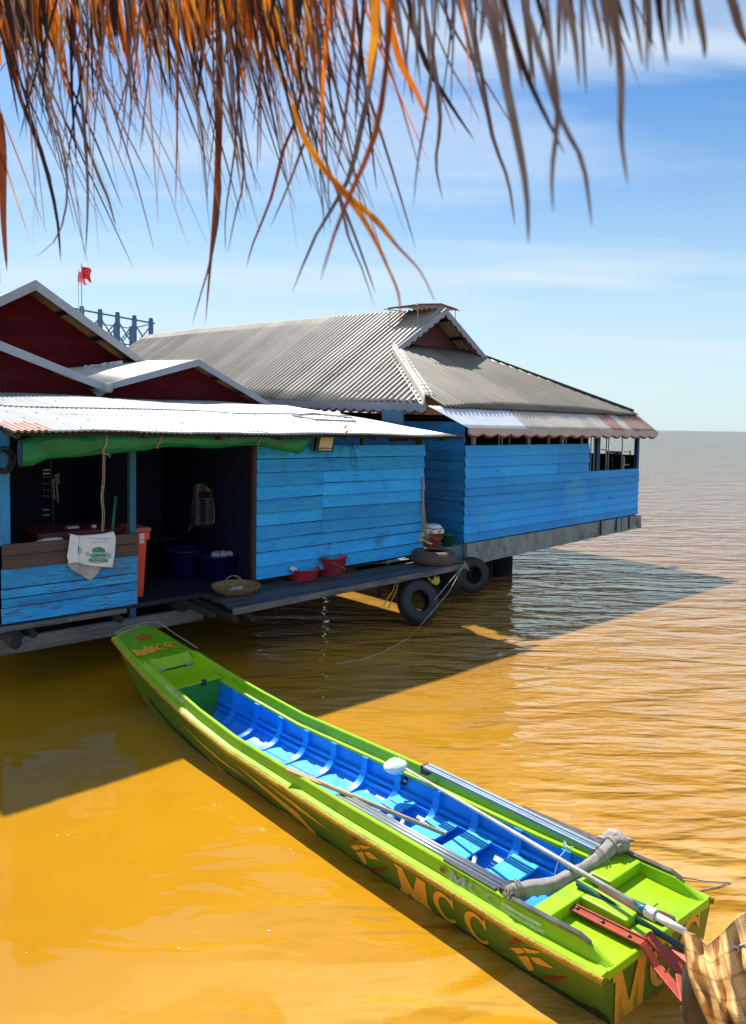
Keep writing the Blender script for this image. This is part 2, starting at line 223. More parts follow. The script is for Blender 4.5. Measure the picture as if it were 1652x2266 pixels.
# ------------------------------------------------------------------ mesh builder
class MB:
    def __init__(s,fr=WF): s.v=[]; s.f=[]; s.var=[]; s.fr=fr; s.mi=[]; s.cm=0; s.uv=None
    def add(s,vs,fs,r=None):
        k=len(s.v); s.v+= [tuple(p) for p in vs]; r=rnd.random() if r is None else r
        for f in fs: s.f.append([i+k for i in f]); s.var.append(r); s.mi.append(s.cm)
    def box(s,x0,x1,y0,y1,z0,z1,j=0):
        v=[(x,y,z) for z in (z0,z1) for y in (y0,y1) for x in (x0,x1)]
        if j: v=[(a+rnd.uniform(-j,j),b+rnd.uniform(-j,j)*.3,c+rnd.uniform(-j,j)*.6) for a,b,c in v]
        s.add(v,[(0,2,3,1),(4,5,7,6),(0,1,5,4),(2,6,7,3),(0,4,6,2),(1,3,7,5)])
    def hexa(s,b4,t4):     # bottom four and top four corners, same winding
        s.add(list(b4)+list(t4),[(3,2,1,0),(4,5,6,7)]+[(i,(i+1)%4,4+(i+1)%4,4+i) for i in range(4)])
    def bar(s,p,q,w,h,up=(0,0,1)):
        p=Vector(p);q=Vector(q);d=(q-p).normalized();up=Vector(up)
        sd=d.cross(up); sd=sd.normalized() if sd.length>1e-4 else Vector((1,0,0)); u2=sd.cross(d)
        c=[sd*(w/2)*a+u2*(h/2)*b for a,b in((-1,-1),(1,-1),(1,1),(-1,1))]
        s.hexa([p+x for x in c],[q+x for x in c])
    def prism(s,poly,n):   # polygon of 3D points pushed along n
        n=Vector(n);k=len(poly);a=[Vector(p) for p in poly];s.add(a+[p+n for p in a],[tuple(range(k))[::-1],tuple(range(k,2*k))]+[(i,(i+1)%k,k+(i+1)%k,k+i) for i in range(k)])
    def tube(s,path,r,n=8,cap=True):
        P=[Vector(p) for p in path];rr=r if isinstance(r,(list,tuple)) else [r]*len(P);vs=[];nrm=None
        for i,p in enumerate(P):
            d=(P[min(i+1,len(P)-1)]-P[max(i-1,0)]).normalized()
            if nrm is None: nrm=d.orthogonal().normalized()
            nrm=(nrm-d*nrm.dot(d)).normalized();b=d.cross(nrm)
            vs+=[p+(nrm*math.cos(2*PI*k/n)+b*math.sin(2*PI*k/n))*rr[i] for k in range(n)]
        fs=[(i*n+k,i*n+(k+1)%n,(i+1)*n+(k+1)%n,(i+1)*n+k) for i in range(len(P)-1) for k in range(n)]
        if cap: fs+=[tuple(range(n))[::-1],tuple((len(P)-1)*n+k for k in range(n))]
        s.add(vs,fs)
    def lathe(s,prof,c,n=24,axis=None,sx=1,sy=1,cap=True):
        c=Vector(c); M=Matrix.Identity(3) if axis is None else Vector(axis).to_track_quat('Z','Y').to_matrix()
        vs=[c+M@Vector((r*math.cos(2*PI*k/n)*sx,r*math.sin(2*PI*k/n)*sy,z)) for r,z in prof for k in range(n)]
        fs=[(i*n+k,i*n+(k+1)%n,(i+1)*n+(k+1)%n,(i+1)*n+k) for i in range(len(prof)-1) for k in range(n)]
        if cap: fs.append(tuple(range(n))[::-1])
        s.add(vs,fs)
    def grid(s,fn,nu,nv,uv=False,r=None):
        vs=[fn(i/nu,j/nv) for j in range(nv+1) for i in range(nu+1)]
        fs=[(j*(nu+1)+i,j*(nu+1)+i+1,(j+1)*(nu+1)+i+1,(j+1)*(nu+1)+i) for j in range(nv) for i in range(nu)]
        if uv: s.uv=(s.uv or [])+[(i/nu,j/nv) for j in range(nv+1) for i in range(nu+1)]
        s.add(vs,fs,r)
    def corr(s,fn,nrm,a0,a1,lo,hi,pitch=.076,amp=.009,nb=8,spw=8,wob=0,rib=0):
        n=max(8,int((a1-a0)/pitch*spw)); nrm=Vector(nrm).normalized(); vs=[]
        for i in range(n+1):
            a=a0+(a1-a0)*i/n; l0,h0=lo(a),hi(a)
            for j in range(nb+1):
                b=l0+(h0-l0)*j/nb
                vs.append(Vector(fn(a,b))+nrm*((amp*math.cos(2*PI*a/pitch) if not rib else rib*max(0,min(1,(.30-abs(a/pitch%1-.5))/.14)))+wob*noise.noise((a*1.3,b*1.3,5))))
        s.add(vs,[(i*(nb+1)+j,(i+1)*(nb+1)+j,(i+1)*(nb+1)+j+1,i*(nb+1)+j+1) for i in range(n) for j in range(nb)])
    def sheets(s,fn,nrm,a0,a1,lo,hi,width,**k):
        a=a0; i=0
        while a<a1-1e-4:
            c=min(a+width,a1); dz=.004*(i%2); nv=Vector(nrm).normalized()*dz
            s.corr(lambda p,q:Vector(fn(p,q))+nv,nrm,a,min(c+.01,a1),lo,hi,**k); a=c; i+=1
    def build(s,name,m,parent,smooth=False,bevel=0,solid=0,label=None,kind=None):
        base=Vector(parent['_b']) if parent and '_b' in parent else Vector((0,0,0))
        me=bpy.data.meshes.new(name); me.from_pydata([s.fr.f(p)-base for p in s.v],[],s.f)
        ms=m if isinstance(m,(list,tuple)) else [m]
        for x in ms: me.materials.append(x)
        if len(ms)>1: me.polygons.foreach_set('material_index',s.mi)
        a=me.attributes.new('var','FLOAT','FACE'); a.data.foreach_set('value',s.var)
        if s.uv and len(s.uv)==len(s.v):
            u=me.uv_layers.new(name='UVMap')
            for lp in me.loops: u.data[lp.index].uv=s.uv[lp.vertex_index]
        bm=bmesh.new(); bm.from_mesh(me); bmesh.ops.recalc_face_normals(bm,faces=bm.faces); bm.to_mesh(me); bm.free()
        if smooth: me.polygons.foreach_set('use_smooth',[True]*len(me.polygons))
        o=bpy.data.objects.new(name,me); sc.collection.objects.link(o)
        o['_b']=tuple(base)
        if parent: o.parent=parent
        if solid: q=o.modifiers.new('solid','SOLIDIFY'); q.thickness=solid; q.offset=0
        if bevel: q=o.modifiers.new('bevel','BEVEL'); q.width=bevel; q.segments=2; q.limit_method='ANGLE'
        if label: o['label']=label
        if kind: o['kind']=kind
        return o
def thing(name,label,cat,fr=WF,base=(0,0,0),group=None,kind=None):
    o=bpy.data.objects.new(name,None); sc.collection.objects.link(o); o.empty_display_size=.2
    b=fr.f(base); o['_b']=tuple(b); o.matrix_world=fr.mat@Matrix.Translation(b)
    o['label']=label; o['category']=cat
    if group: o['group']=group
    if kind: o['kind']=kind
    return o
def solo(mb,name,m,label,cat,base,group=None,**k):   # a thing that is one mesh
    class D(dict): pass
    b=mb.fr.f(base); k.setdefault('smooth',False)
    fake={'_b':tuple(b)}
    me_o=None
    par=bpy.data.objects.new('tmp',None); par['_b']=tuple(b)
    me_o=mb.build(name,m,par,**k); me_o.parent=None; bpy.data.objects.remove(par)
    me_o.matrix_world=mb.fr.mat@Matrix.Translation(b); me_o['label']=label; me_o['category']=cat
    if group: me_o['group']=group
    return me_o
def lerp(a,b,t): return a+(b-a)*t
def L3(p,q,t): return tuple(p[i]+(q[i]-p[i])*t for i in range(len(p)))
def interp(x,xs,ys):
    if x<=xs[0]: return ys[0]
    for i in range(1,len(xs)):
        if x<=xs[i]: return ys[i-1]+(ys[i]-ys[i-1])*(x-xs[i-1])/(xs[i]-xs[i-1])
    return ys[-1]
# ------------------------------------------------------------------ water
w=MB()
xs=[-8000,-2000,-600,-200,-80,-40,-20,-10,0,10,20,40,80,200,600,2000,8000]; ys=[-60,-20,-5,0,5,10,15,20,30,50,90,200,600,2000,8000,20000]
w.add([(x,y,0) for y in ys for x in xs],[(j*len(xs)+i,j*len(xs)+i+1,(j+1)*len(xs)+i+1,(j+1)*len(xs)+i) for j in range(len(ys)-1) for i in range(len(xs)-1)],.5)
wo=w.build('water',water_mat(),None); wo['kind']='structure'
# ================================================================== HOUSE A: low porch hut
A=thing('porch_hut','low blue board hut with open porch, half wall and bright zinc lean-to roof','hut',HF,(0,0,.55))
b=MB(HF)
def rz(t,s): return lerp(2.895,2.86,(t+3.7)/7.5)+max(-.05,(s+.35)*.112)+.012*math.sin(t*1.7+s)
def roofA(t,s): return (t,s,rz(t,s)+(0.006 if s>2.35 else 0))
for s0,s1,dz in((-.62,2.4,0),(2.35,4.68,.012)):
    b.sheets(lambda t,s,dz=dz:(t,s+(.035*noise.noise((t*.8,3,1)) if s<0 else 0),rz(t,s)+dz+.03*(abs(noise.noise((t*.6,s*.3,2)))-.2)),(0,0,1),-3.62,3.86,lambda a,s0=s0:s0,lambda a,s1=s1:s1,.76,nb=9)
b.build('roof',M_roofW,A,smooth=True,solid=.003)
b=MB(HF)
for s in (-.4,.55,1.4,2.25,2.55,3.4,4.2):
    t=-3.7
    while t<3.8:
        b.lathe([(.013,.0),(.011,.012),(.001,.016)],(t+rnd.uniform(-.03,.03),s+rnd.uniform(-.04,.04),rz(t,s)+.012),6); t+=.38+rnd.uniform(0,.16)
b.build("roof_screws",M_steel,A,kind="stuff")
b=MB(HF); t0,t1=-3.62,-3.2
b.corr(lambda t,s:(t,s,rz(t,s)+.016),(0,0,1),t0,t1,lambda a:-.63,lambda a:.1+.1*math.sin(a*30),nb=4)
b.build('rust_patch',mat('rust pink stain sheet',(.46,.19,.13),.6,alt=(.36,.14,.10)),A,smooth=True,label='pinkish rusted corner of the zinc sheet')
# rafters and purlins
b=MB(HF)
for t in (-3.55,-2.0,-.9,.1,1.35,2.0,2.75,3.62): b.bar((t,-.55,rz(t,-.55)-.06),(t,4.6,rz(t,4.6)-.06),.05,.07)
for s in (-.5,.02,1.5,3.0,4.5): b.bar((-3.6,s,rz(-3.7,s)-.035),(3.95 if s<0.1 else 3.8,s,rz(3.8,s)-.035),.05,.04)
b.bar((3.2,-.3,2.80),(4.1,-.55,2.80),.05,.075); b.bar((3.0,.25,2.80),(3.98,-.02,2.84),.04,.05)
b.bar((2.9,.1,2.74),(3.75,.05,2.76),.05,.06)
for t in (1.18,2.15,3.5): b.box(t,t+.05,.02,.07,2.6,2.86)
b.build('rafters',M_darkwood,A,bevel=.004)
def boards(mb,x0,x1,z0,z1,rows,y,th=.022,joint=None,tilt=.018,toff=-.003,along='x',zfun=None,jz=.006,slope=0):
    h=(z1-z0)/rows
    for i in range(rows):
        za=z0+h*i; zb=za+h; jj=[x0,x1]
        if joint and joint(i): jj=[x0]+joint(i)+[x1]
        for k in range(len(jj)-1):
            a,c=jj[k]+.002,jj[k+1]-.002; e=rnd.uniform(-.014,.014) if k+2==len(jj) else 0; c+=e; yo=rnd.uniform(-.003,.003)
            j0,j1=rnd.uniform(-jz,jz),rnd.uniform(-jz,jz)
            n=max(2,int((c-a)/.5)); bot=[];top=[]
            for q in range(n+1):
                u=q/n; xx=lerp(a,c,u); wv=.004*noise.noise((xx*1.7,i*3.3,y))
                bot.append((xx,y-th-tilt+yo,za+lerp(j0,j1,u)+wv)); top.append((xx,y-th*.4+yo,zb+toff+wv))
            pts=[]
            for (bx,by,bz_),(tx,ty,tz) in zip(bot,top):
                pts+=[(bx,by,bz_),(bx,by+th,bz_),(tx,ty+th,tz),(tx,ty,tz)]
            if along=='y': pts=[(p[1],p[0],p[2]) for p in pts]
            if zfun: pts=[(p[0],p[1],p[2]+zfun(p)) for p in pts]
            fs=[(q*4+m,q*4+(m+1)%4,q*4+4+(m+1)%4,q*4+4+m) for q in range(n) for m in range(4)]+[(3,2,1,0),(n*4,n*4+1,n*4+2,n*4+3)]
            mb.add(pts,fs)
b=MB(HF)
boards(b,.01,3.66,.59,2.66,10,0,joint=lambda i:[1.28] if 3<=i<=7 else None,tilt=.024,toff=-.008,jz=.014,zfun=lambda p:.012*p[0]*(1 if p[2]<1.2 else 0))
b.build('front_wall',M_blue,A,bevel=.003)
b=MB(HF); b.box(.03,3.64,.001,.012,.6,2.64); b.build('gap_shade_backing',M_black,A)  # dark sheet added so the gaps between boards read as shade lines
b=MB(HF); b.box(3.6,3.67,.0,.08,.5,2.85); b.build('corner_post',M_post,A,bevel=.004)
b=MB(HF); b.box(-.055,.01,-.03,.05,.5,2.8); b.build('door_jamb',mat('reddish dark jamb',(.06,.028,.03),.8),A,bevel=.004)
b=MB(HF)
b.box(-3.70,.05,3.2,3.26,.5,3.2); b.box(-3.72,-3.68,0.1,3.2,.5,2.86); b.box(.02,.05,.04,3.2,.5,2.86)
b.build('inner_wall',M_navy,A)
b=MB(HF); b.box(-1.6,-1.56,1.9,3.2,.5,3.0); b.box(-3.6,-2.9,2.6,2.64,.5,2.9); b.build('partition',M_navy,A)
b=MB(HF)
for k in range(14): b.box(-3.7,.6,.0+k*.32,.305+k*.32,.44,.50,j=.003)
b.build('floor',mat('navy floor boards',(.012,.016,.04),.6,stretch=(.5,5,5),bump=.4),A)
b=MB(HF)
for t,z in ((-3.62,.3),(-1.97,.2)): pass
b.box(-3.66,-3.5,-.02,.09,1.46,2.86); b.box(-3.75,-3.68,-.04,.06,1.46,2.86); b.build('post',mat('bright blue post paint',(.01,.25,.62),.5,alt=(.02,.19,.42),nscale=4,stretch=(4,4,.6),wear=7,wearc=(.03,.15,.25),wthr=.58,bump=.4),A,bevel=.006)
b=MB(HF); b.box(-1.985,-1.895,0,.09,.2,2.8); b.build('post',M_post,A,bevel=.006)
b=MB(HF)
for za,zb in((1.34,1.48),(1.175,1.335)): b.box(-3.6,-1.89,-.06,-.02,za+.003,zb,j=.004)
b.build('top_plank',M_brown,A,bevel=.004)
b=MB(HF)
for za,zb in((.93,1.17),(.81,.925),(.70,.805),(.50,.695)): b.box(-3.61,-1.9,-.045-.01*rnd.random(),-.01,za+.006,zb,j=.006)
b.build('half_wall',M_halfb,A,bevel=.004)
b=MB(HF); b.box(-3.7,-2.06,-.09,.02,.415,.475,j=.006); b.build('sill_plank',mat('pale worn sill',(.22,.20,.19),.8,alt=(.10,.09,.09),nscale=4,stretch=(.6,5,5),wear=8,wearc=(.42,.38,.36),wthr=.58,bump=.7,bscale=10,bstretch=(1,8,8)),A,bevel=.006)
b=MB(HF); b.box(-3.85,-.95,-.16,-.06,.15,.335,j=.01); b.build('sill_beam',M_grey,A,bevel=.008)
b=MB(HF)
for t in (-3.48,-3.3,-2.2,-1.3): b.tube([(t,-.26+.1*rnd.random(),.37),(t,.6,.38),(t,3.5,.38)],.055 if t<-3.4 else .045,10)
b.tube([(-3.56,-.42,.35),(-3.56,.4,.36)],.07,12)
b.build('floor_joists',M_darkwood,A)
b=MB(HF)
for t in (-3.3,-2.2,-1.1,0,1.1):
    for s in (2.4,): b=MB(HF); b.lathe([(.27,-.02),(.28,0),(.28,.78),(.27,.8)],(t,s,WATER_H-.1),16); b.build('float_drum',M_black,A)
b=MB(HF); b.box(-3.7,3.6,2.9,2.94,WATER_H-.2,.45); b.build('back_light_block',M_black,A)  # black board added under the hut to stop light showing through
b=MB(HF); b.box(5.0,7.6,1.6,1.64,WATER_H-.2,.45); SK=b
# deck along the front
Dk=thing('front_deck','grey plank walkway running along the front of the blue hut','walkway',HF,(1.5,-.4,.45))
b=MB(HF)
def dfront(t): return lerp(-.98,-.70,(t+.91)/4.96)
e=[0,.16,.33,.5,.66,.83]
for k in range(6):
    f0,f1=k/6,(k+.93)/6
    x0=-.95+rnd.uniform(-.06,.06); x1=4.05 if k<2 else 3.95
    xc=rnd.uniform(.8,2.8); 
    for a,c in((x0,xc-.003),(xc+.003,x1)):
        zz0=.49+rnd.uniform(-.004,.006)
        P=lambda t,f:(t,dfront(t)*(1-f),zz0)
        b.hexa([(a,dfront(a)*(1-f0),.455),(c,dfront(c)*(1-f0),.455),(c,dfront(c)*(1-f1),.455),(a,dfront(a)*(1-f1),.455)],[P(a,f0),P(c,f0),P(c,f1),P(a,f1)])
b.build('deck_boards',M_deck,Dk,bevel=.005)
b=MB(HF)
for i,(a,c) in enumerate(((-.98,.9),(.905,2.9),(2.9,4.13))):
    b.hexa([(a,dfront(a)-.055,.40),(c,dfront(c)-.055,.405),(c,dfront(c)-.004,.405),(a,dfront(a)-.004,.40)],[(a,dfront(a)-.05,.485),(c,dfront(c)-.05,.49),(c,dfront(c)-.004,.49),(a,dfront(a)-.004,.485)])
b.build('edge_board',M_grey,Dk,bevel=.008)
b=MB(HF)
b.tube([(-1.0,-1.12,.36),(-1.0,-.2,.39),(-1.0,1,.40)],.05,9); b.tube([(-.78,-1.22,.36),(-.78,-.2,.38),(-.78,1,.40)],.045,9); b.bar((-1.25,-.95,.43),(-1.25,.2,.44),.1,.05)
for t in (-.1,.9,2.0,3.1,3.9): b.tube([(t,dfront(t)+.05,.38),(t,.3,.38)],.04,8)
for t in (.0,2.1): b.tube([(t,-.55,.36),(t+.03,-.52,.12)],.03,7)
b.build('joists',M_darkwood,Dk)
# ================================================================== HOUSE C: gabled house behind
C=thing('gabled_house','burgundy walled house with three grey edged gables behind the porch roof','house',HF,(0,6,.55))
def gable(apex,lft,rgt,s_back,over,fw,name,wallz,rise=(0,0)):
    s0=apex[1]
    def slope(p,q,tag):   # p apex, q eave foot (front edge), runs back along s
        b=MB(HF); nrm=Vector((q[2]-p[2],0,-(q[0]-p[0]))); nrm=nrm if nrm.z>0 else -nrm
        if True:
            b2=MB(HF); n=int((s_back-s0)/.076*8)
            b2.corr(lambda a,f:(lerp(p[0],q[0],f),a,lerp(p[2],q[2],f)+(a-s0)*lerp(rise[0],rise[1] if tag==5 else rise[0],f)),nrm,s0+.02,s_back,lambda a:0,lambda a:1.0,nb=3)
            b2.build('roof_slope',M_roofF if tag==1 else M_awn,C,smooth=True,solid=.003)
    slope(apex,lft,1 if name=='upper' else 5); slope(apex,rgt,1)
    b=MB(HF)
    for q in (lft,rgt):
        b.prism([(apex[0],s0,apex[2]+.03),(q[0],s0,q[2]+.03),(q[0],s0,q[2]+.03-fw),(apex[0],s0,apex[2]+.03-fw*1.15)],(0,.03,0))
    b.build('bargeboard',M_fascia,C,bevel=.004)
    b=MB(HF); sw=s0+over; k=int((apex[2]-wallz)/.2)
    # stacked board courses clipped by the rakes
    for i in range(k+1):
        z0=wallz+i*.2; z1=min(z0+.2,apex[2]-.12)
        if z1<=z0: break
        def lim(z):
            tl=lft[0]+(z-lft[2])/(apex[2]-lft[2])*(apex[0]-lft[0]) if z>lft[2] else lft[0]
            tr=rgt[0]+(z-rgt[2])/(apex[2]-rgt[2])*(apex[0]-rgt[0]) if z>rgt[2] else rgt[0]
            return tl+.06,tr-.06
        (a0,a1),(c0,c1)=lim(z0+.08),lim(z1+.08)
        if c1<=c0: c0=c1=(c0+c1)/2
        b.prism([(a0,sw-.012,z0),(a1,sw-.012,z0),(c1,sw,z1),(c0,sw,z1)],(0,.04,0))
    b.build('gable_wall',M_burg,C)
    b=MB(HF)
    for f in (.3,.62,.93): 
        t=lerp(apex[0],rgt[0],f); z=lerp(apex[2],rgt[2],f)-.07; b.bar((t,s0+.04,z),(t,s_back,z),.06,.09)
        t=lerp(apex[0],lft[0],f); z=lerp(apex[2],lft[2],f)-.07; b.bar((t,s0+.04,z),(t,s_back,z),.06,.09)
    b.build('purlins',M_black,C)
g3a=hs(440,797,4.6); g3l=hs(236,853,4.6); g3r=hs(604,898,4.6)
gable(g3a,g3l,g3r,7.7,.35,.13,'right',3.3,(.05,.14))
g2r=hs(240,853,4.6); g2f=hs(0,757,4.6); sl_=(g2f[2]-g2r[2])/(g2r[0]-g2f[0]); g2a=(g2r[0]-2.5,4.6,g2r[2]+2.5*sl_); g2l=(g2a[0]-2.5,4.6,g2r[2])
gable(g2a,g2l,(g2r[0]-.05,4.6,g2r[2]),7.0,.3,.15,'left',3.3)
g1a=hs(80,622,7.0); g1r=hs(325,802,7.0); g1l=(2*g1a[0]-g1r[0],7.0,g1r[2]); 
gable(g1a,g1l,g1r,15,.75,.19,'upper',3.9)
b=MB(HF); 
for t0,t1,s0,s1,z1 in((g2l[0]+.1,3.15,5.0,5.06,3.35),(3.1,3.15,5.0,14,3.3),(-4.8,-4.75,5.0,14,3.4)): b.box(t0,t1,s0,s1,.5,z1)
b.build('lower_wall',M_burg,C)
# valley gutter + crumpled flashing
b=MB(HF); gp=hs(240,862,4.5); b.tube([(gp[0],4.45,gp[2]+.02),(gp[0]+.0,7,gp[2]+.1)],.085,12,cap=True); b.build('gutter',mat('dusty gutter tin',(.42,.41,.38),.6,alt=(.3,.29,.27)),C,smooth=True)
b=MB(HF); p0=hs(182,818,7.0); p1=hs(268,802,7.0)
b.grid(lambda u,v:(lerp(p0[0],p1[0]-.0,u),6.9+.1*noise.noise((u*9,v*5,1)),lerp(p0[2]-.03,p1[2]-.06,u)+v*(.10+.05*noise.noise((u*12,2,3)))),40,5); b.build('flashing',M_debris,C,smooth=False,solid=.004)
# ================================================================== HOUSE B: large right house
B=thing('floating_restaurant','large blue board house with tall zinc hip-and-gable roof standing over the lake','house',HF,(8,3,.7))
def zr(s): return 6.0+.05*max(0,s-3.57)-.0006*max(0,s-3.57)**2
def tl(s): return 4.1+(s-.3)/3.38*2.14
def tr_(s): return 11.75-(s-.17)/3.4*2.1
def hipz(s): return 3.42+.44*(s-.3)
SLB=.708
b=MB(HF)   # left slope: corrugations fall along -t
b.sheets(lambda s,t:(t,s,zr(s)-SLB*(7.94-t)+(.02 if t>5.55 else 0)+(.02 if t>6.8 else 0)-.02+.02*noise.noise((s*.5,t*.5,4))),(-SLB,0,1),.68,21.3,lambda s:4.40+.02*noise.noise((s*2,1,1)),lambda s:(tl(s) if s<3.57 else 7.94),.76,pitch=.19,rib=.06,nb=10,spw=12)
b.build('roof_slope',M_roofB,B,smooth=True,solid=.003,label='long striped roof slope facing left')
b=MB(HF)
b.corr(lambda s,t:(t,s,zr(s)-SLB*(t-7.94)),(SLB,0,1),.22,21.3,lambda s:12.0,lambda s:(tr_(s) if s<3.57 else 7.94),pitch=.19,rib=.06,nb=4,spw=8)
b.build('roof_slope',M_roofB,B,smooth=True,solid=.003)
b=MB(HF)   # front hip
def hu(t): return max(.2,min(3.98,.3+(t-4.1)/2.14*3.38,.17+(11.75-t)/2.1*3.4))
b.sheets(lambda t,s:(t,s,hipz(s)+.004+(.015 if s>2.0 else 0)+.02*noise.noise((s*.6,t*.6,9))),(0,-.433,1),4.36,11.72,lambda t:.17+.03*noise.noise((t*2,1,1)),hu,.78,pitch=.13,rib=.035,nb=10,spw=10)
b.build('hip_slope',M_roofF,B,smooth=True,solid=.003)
b=MB(HF)   # wide ridge flashing down the left hip
for sgn,dw in((0,.0),):
    def fl(u,v):
        s=lerp(.62,3.75,v); t0=tl(s); t=t0-.12+u*.42; 
        base=max(zr(s)-SLB*(7.94-t), 0) if t<t0 else hipz(s)
        return (t,s,base+.035+.018*math.cos(u*PI*7))
    b.grid(fl,42,20)
b.build('hip_flashing',M_flash,B,smooth=True,solid=.003)
b=MB(HF); b.tube([(tr_(s)+.0,s,hipz(s)+.05) for s in (.3,1,2,3,3.6)],.05,8); b.build('hip_cap',mat('black ridge cap',(.03,.03,.03),.7),B)
b=MB(HF); b.tube([(7.94,s,zr(s)+.005) for s in (3.55,6,9,12,15,18,21.3)],.035,10); b.build('ridge_cap',M_roofB,B,smooth=True)
# gable
def scal(mb,p,q,top,dep,n,nrm=(0,.02,0),k=10):
    p=Vector(p);q=Vector(q);up=Vector((0,0,1)); pts=[]; tops=[]
    for i in range(n*k+1):
        u=i/(n*k); ph=(i%k)/k; dd=dep*(.45+.55*abs(math.sin(PI*ph))*(1 if ph<.999 else 0)); c=p.lerp(q,u); tops.append(c); pts.append(c-up*(top+dd))
    nrm=Vector(nrm); m=len(tops)
    vs=tops+pts+[x+nrm for x in tops]+[x+nrm for x in pts]
    fs=[]
    for i in range(m-1): fs+=[(i,i+1,m+i+1,m+i),(2*m+i,3*m+i,3*m+i+1,2*m+i+1),(m+i,m+i+1,3*m+i+1,3*m+i),(i,2*m+i,2*m+i+1,i+1)]
    fs+=[(0,m,3*m,2*m),(m-1,3*m-1,4*m-1,2*m-1)]
    mb.add(vs,fs)
ap=(7.94,3.52,6.04); gl=(6.15,3.52,4.83); gr=(9.73,3.52,4.83)
b=MB(HF); scal(b,ap,gl,.10,.10,9); scal(b,ap,gr,.10,.10,9); b.build('bargeboard',M_fascia,B)
b=MB(HF); scal(b,(ap[0],3.55,ap[2]-.02),(gl[0],3.55,gl[2]-.02),.10,.10,9); scal(b,(ap[0],3.55,ap[2]-.02),(gr[0],3.55,gr[2]-.02),.10,.10,9); b.build('bargeboard_trim',M_redtrim,B)
b=MB(HF)
for i in range(6):
    z0=4.86+i*.18; z1=z0+.18; f0=(5.97-z0)/SLB; f1=max(.02,(5.97-z1)/SLB)
    b.prism([(7.94-f0,4.1,z0),(7.94+f0,4.1,z0),(7.94+f1,4.115,z1),(7.94-f1,4.115,z1)],(0,.03,0))
b.build('gable_wall',M_burgB,B)
b=MB(HF)
for f in (.12,.45,.8):
    for sg in (1,-1): b.bar((7.94+sg*1.8*f,3.6,6.0-SLB*1.8*f-.07),(7.94+sg*1.8*f,5,6.0-SLB*1.8*f-.07),.06,.08)
b.bar((6.3,3.75,4.95),(9.6,3.75,4.95),.05,.06); b.build('purlins',M_black,B)
# long left fascia with scallops
b=MB(HF); scal(b,(4.37,.66,3.46),(4.37,9.5,3.68),.10,.10,28,nrm=(.02,0,0)); b.build('fascia',M_fascia,B)
b=MB(HF); scal(b,(4.395,.66,3.43),(4.395,9.5,3.65),.10,.115,28,nrm=(.012,0,0)); b.build('fascia_trim',M_redtrim,B)
# lower awning in three sheets
def awn(t,v):   # v 0 top, 1 bottom
    return (t,lerp(.24,-.29,v),lerp(3.39,2.985,v)-.05*math.sin(v*PI)*0)
def asheet(t0,t1,m,name,amp,lab,skew=0):
    b=MB(HF); b.corr(lambda t,v:(t+ (skew*v*max(0,1-(t-t0)/1.2)),lerp(.24,-.29,v),lerp(3.39,2.985,v)+lerp(0,-.02,(t-4)/8)),(0,.6,1),t0,t1,lambda a:0,lambda a:1,pitch=.11,amp=amp,nb=6)
    b.build(name,m,B,smooth=True,solid=.003,label=lab)
asheet(3.98,6.4,M_white,'awning_sheet',.004,'smooth awning sheet at the left end, its white glare painted in',skew=.55)
asheet(6.4,9.7,M_awn,'awning_sheet',.014,'pale ribbed middle sheet of the awning')
asheet(9.7,10.3,M_rust,'awning_sheet',.014,'rusty ribbed sheet of the awning'); asheet(10.3,10.65,M_awn,'awning_sheet',.014,'pale strip between rusty awning sheets'); asheet(10.65,11.8,M_rust,'awning_sheet',.014,'rusty corner sheet of the awning')
b=MB(HF); scal(b,(4.55,-.31,2.985),(11.83,-.31,2.96),.07,.085,17); b.build('awning_fascia',M_cream,B)
b=MB(HF); scal(b,(4.55,-.285,2.96),(11.8,-.285,2.935),.07,.10,17,nrm=(0,.012,0)); b.build('awning_trim',M_redtrim,B)
b=MB(HF); scal(b,(11.83,-.3,2.96),(11.9,3.6,2.98),.07,.085,9,nrm=(-.02,0,0)); b.build('side_fascia',M_cream,B)
# front wall (slightly rising to the right)
zf=lambda p:(p[0]-4.8)/6.68*.115*(1 if p[2]<2.3 else .25)
t13=hs(1304,980,0)[0]; b=MB(HF)
boards(b,4.80,t13,1.98,2.63,3,0,jz=.010,toff=.003,joint=lambda i:[7.9] if i<2 else [7.9],zfun=lambda p:.02*(p[0]-4.8)/5)
boards(b,4.80,11.47,.71,1.98,7,0,jz=.012,toff=.003,joint=lambda i:[8.7] if i==6 else ([9.4] if i in(3,) else None),zfun=lambda p:.02*(p[0]-4.8)/5+.10*(1.98-p[2])/1.27*(p[0]-4.8)/6.68)
b.build('front_wall',M_blueB,B,bevel=.003)
b=MB(HF); b.box(4.86,11.4,.001,.012,.85,1.97); b.box(4.86,t13-.03,.001,.012,1.97,2.6); b.box(4.82,4.83,.05,7.9,.75,3.0); b.build('gap_shade_backing',M_navy,B)  # dark sheets added behind the boards to put shade in the gaps
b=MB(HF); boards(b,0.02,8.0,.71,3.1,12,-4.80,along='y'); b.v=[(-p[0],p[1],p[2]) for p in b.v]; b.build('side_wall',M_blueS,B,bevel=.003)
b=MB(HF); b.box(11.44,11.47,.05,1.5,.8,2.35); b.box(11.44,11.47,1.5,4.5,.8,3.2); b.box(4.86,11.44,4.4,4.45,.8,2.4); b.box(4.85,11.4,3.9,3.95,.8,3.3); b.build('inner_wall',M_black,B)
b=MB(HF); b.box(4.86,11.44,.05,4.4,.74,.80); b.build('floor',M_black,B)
b=MB(HF); b.box(4.82,11.6,.1,8,3.16,3.2); b.build('ceiling',M_black,B)
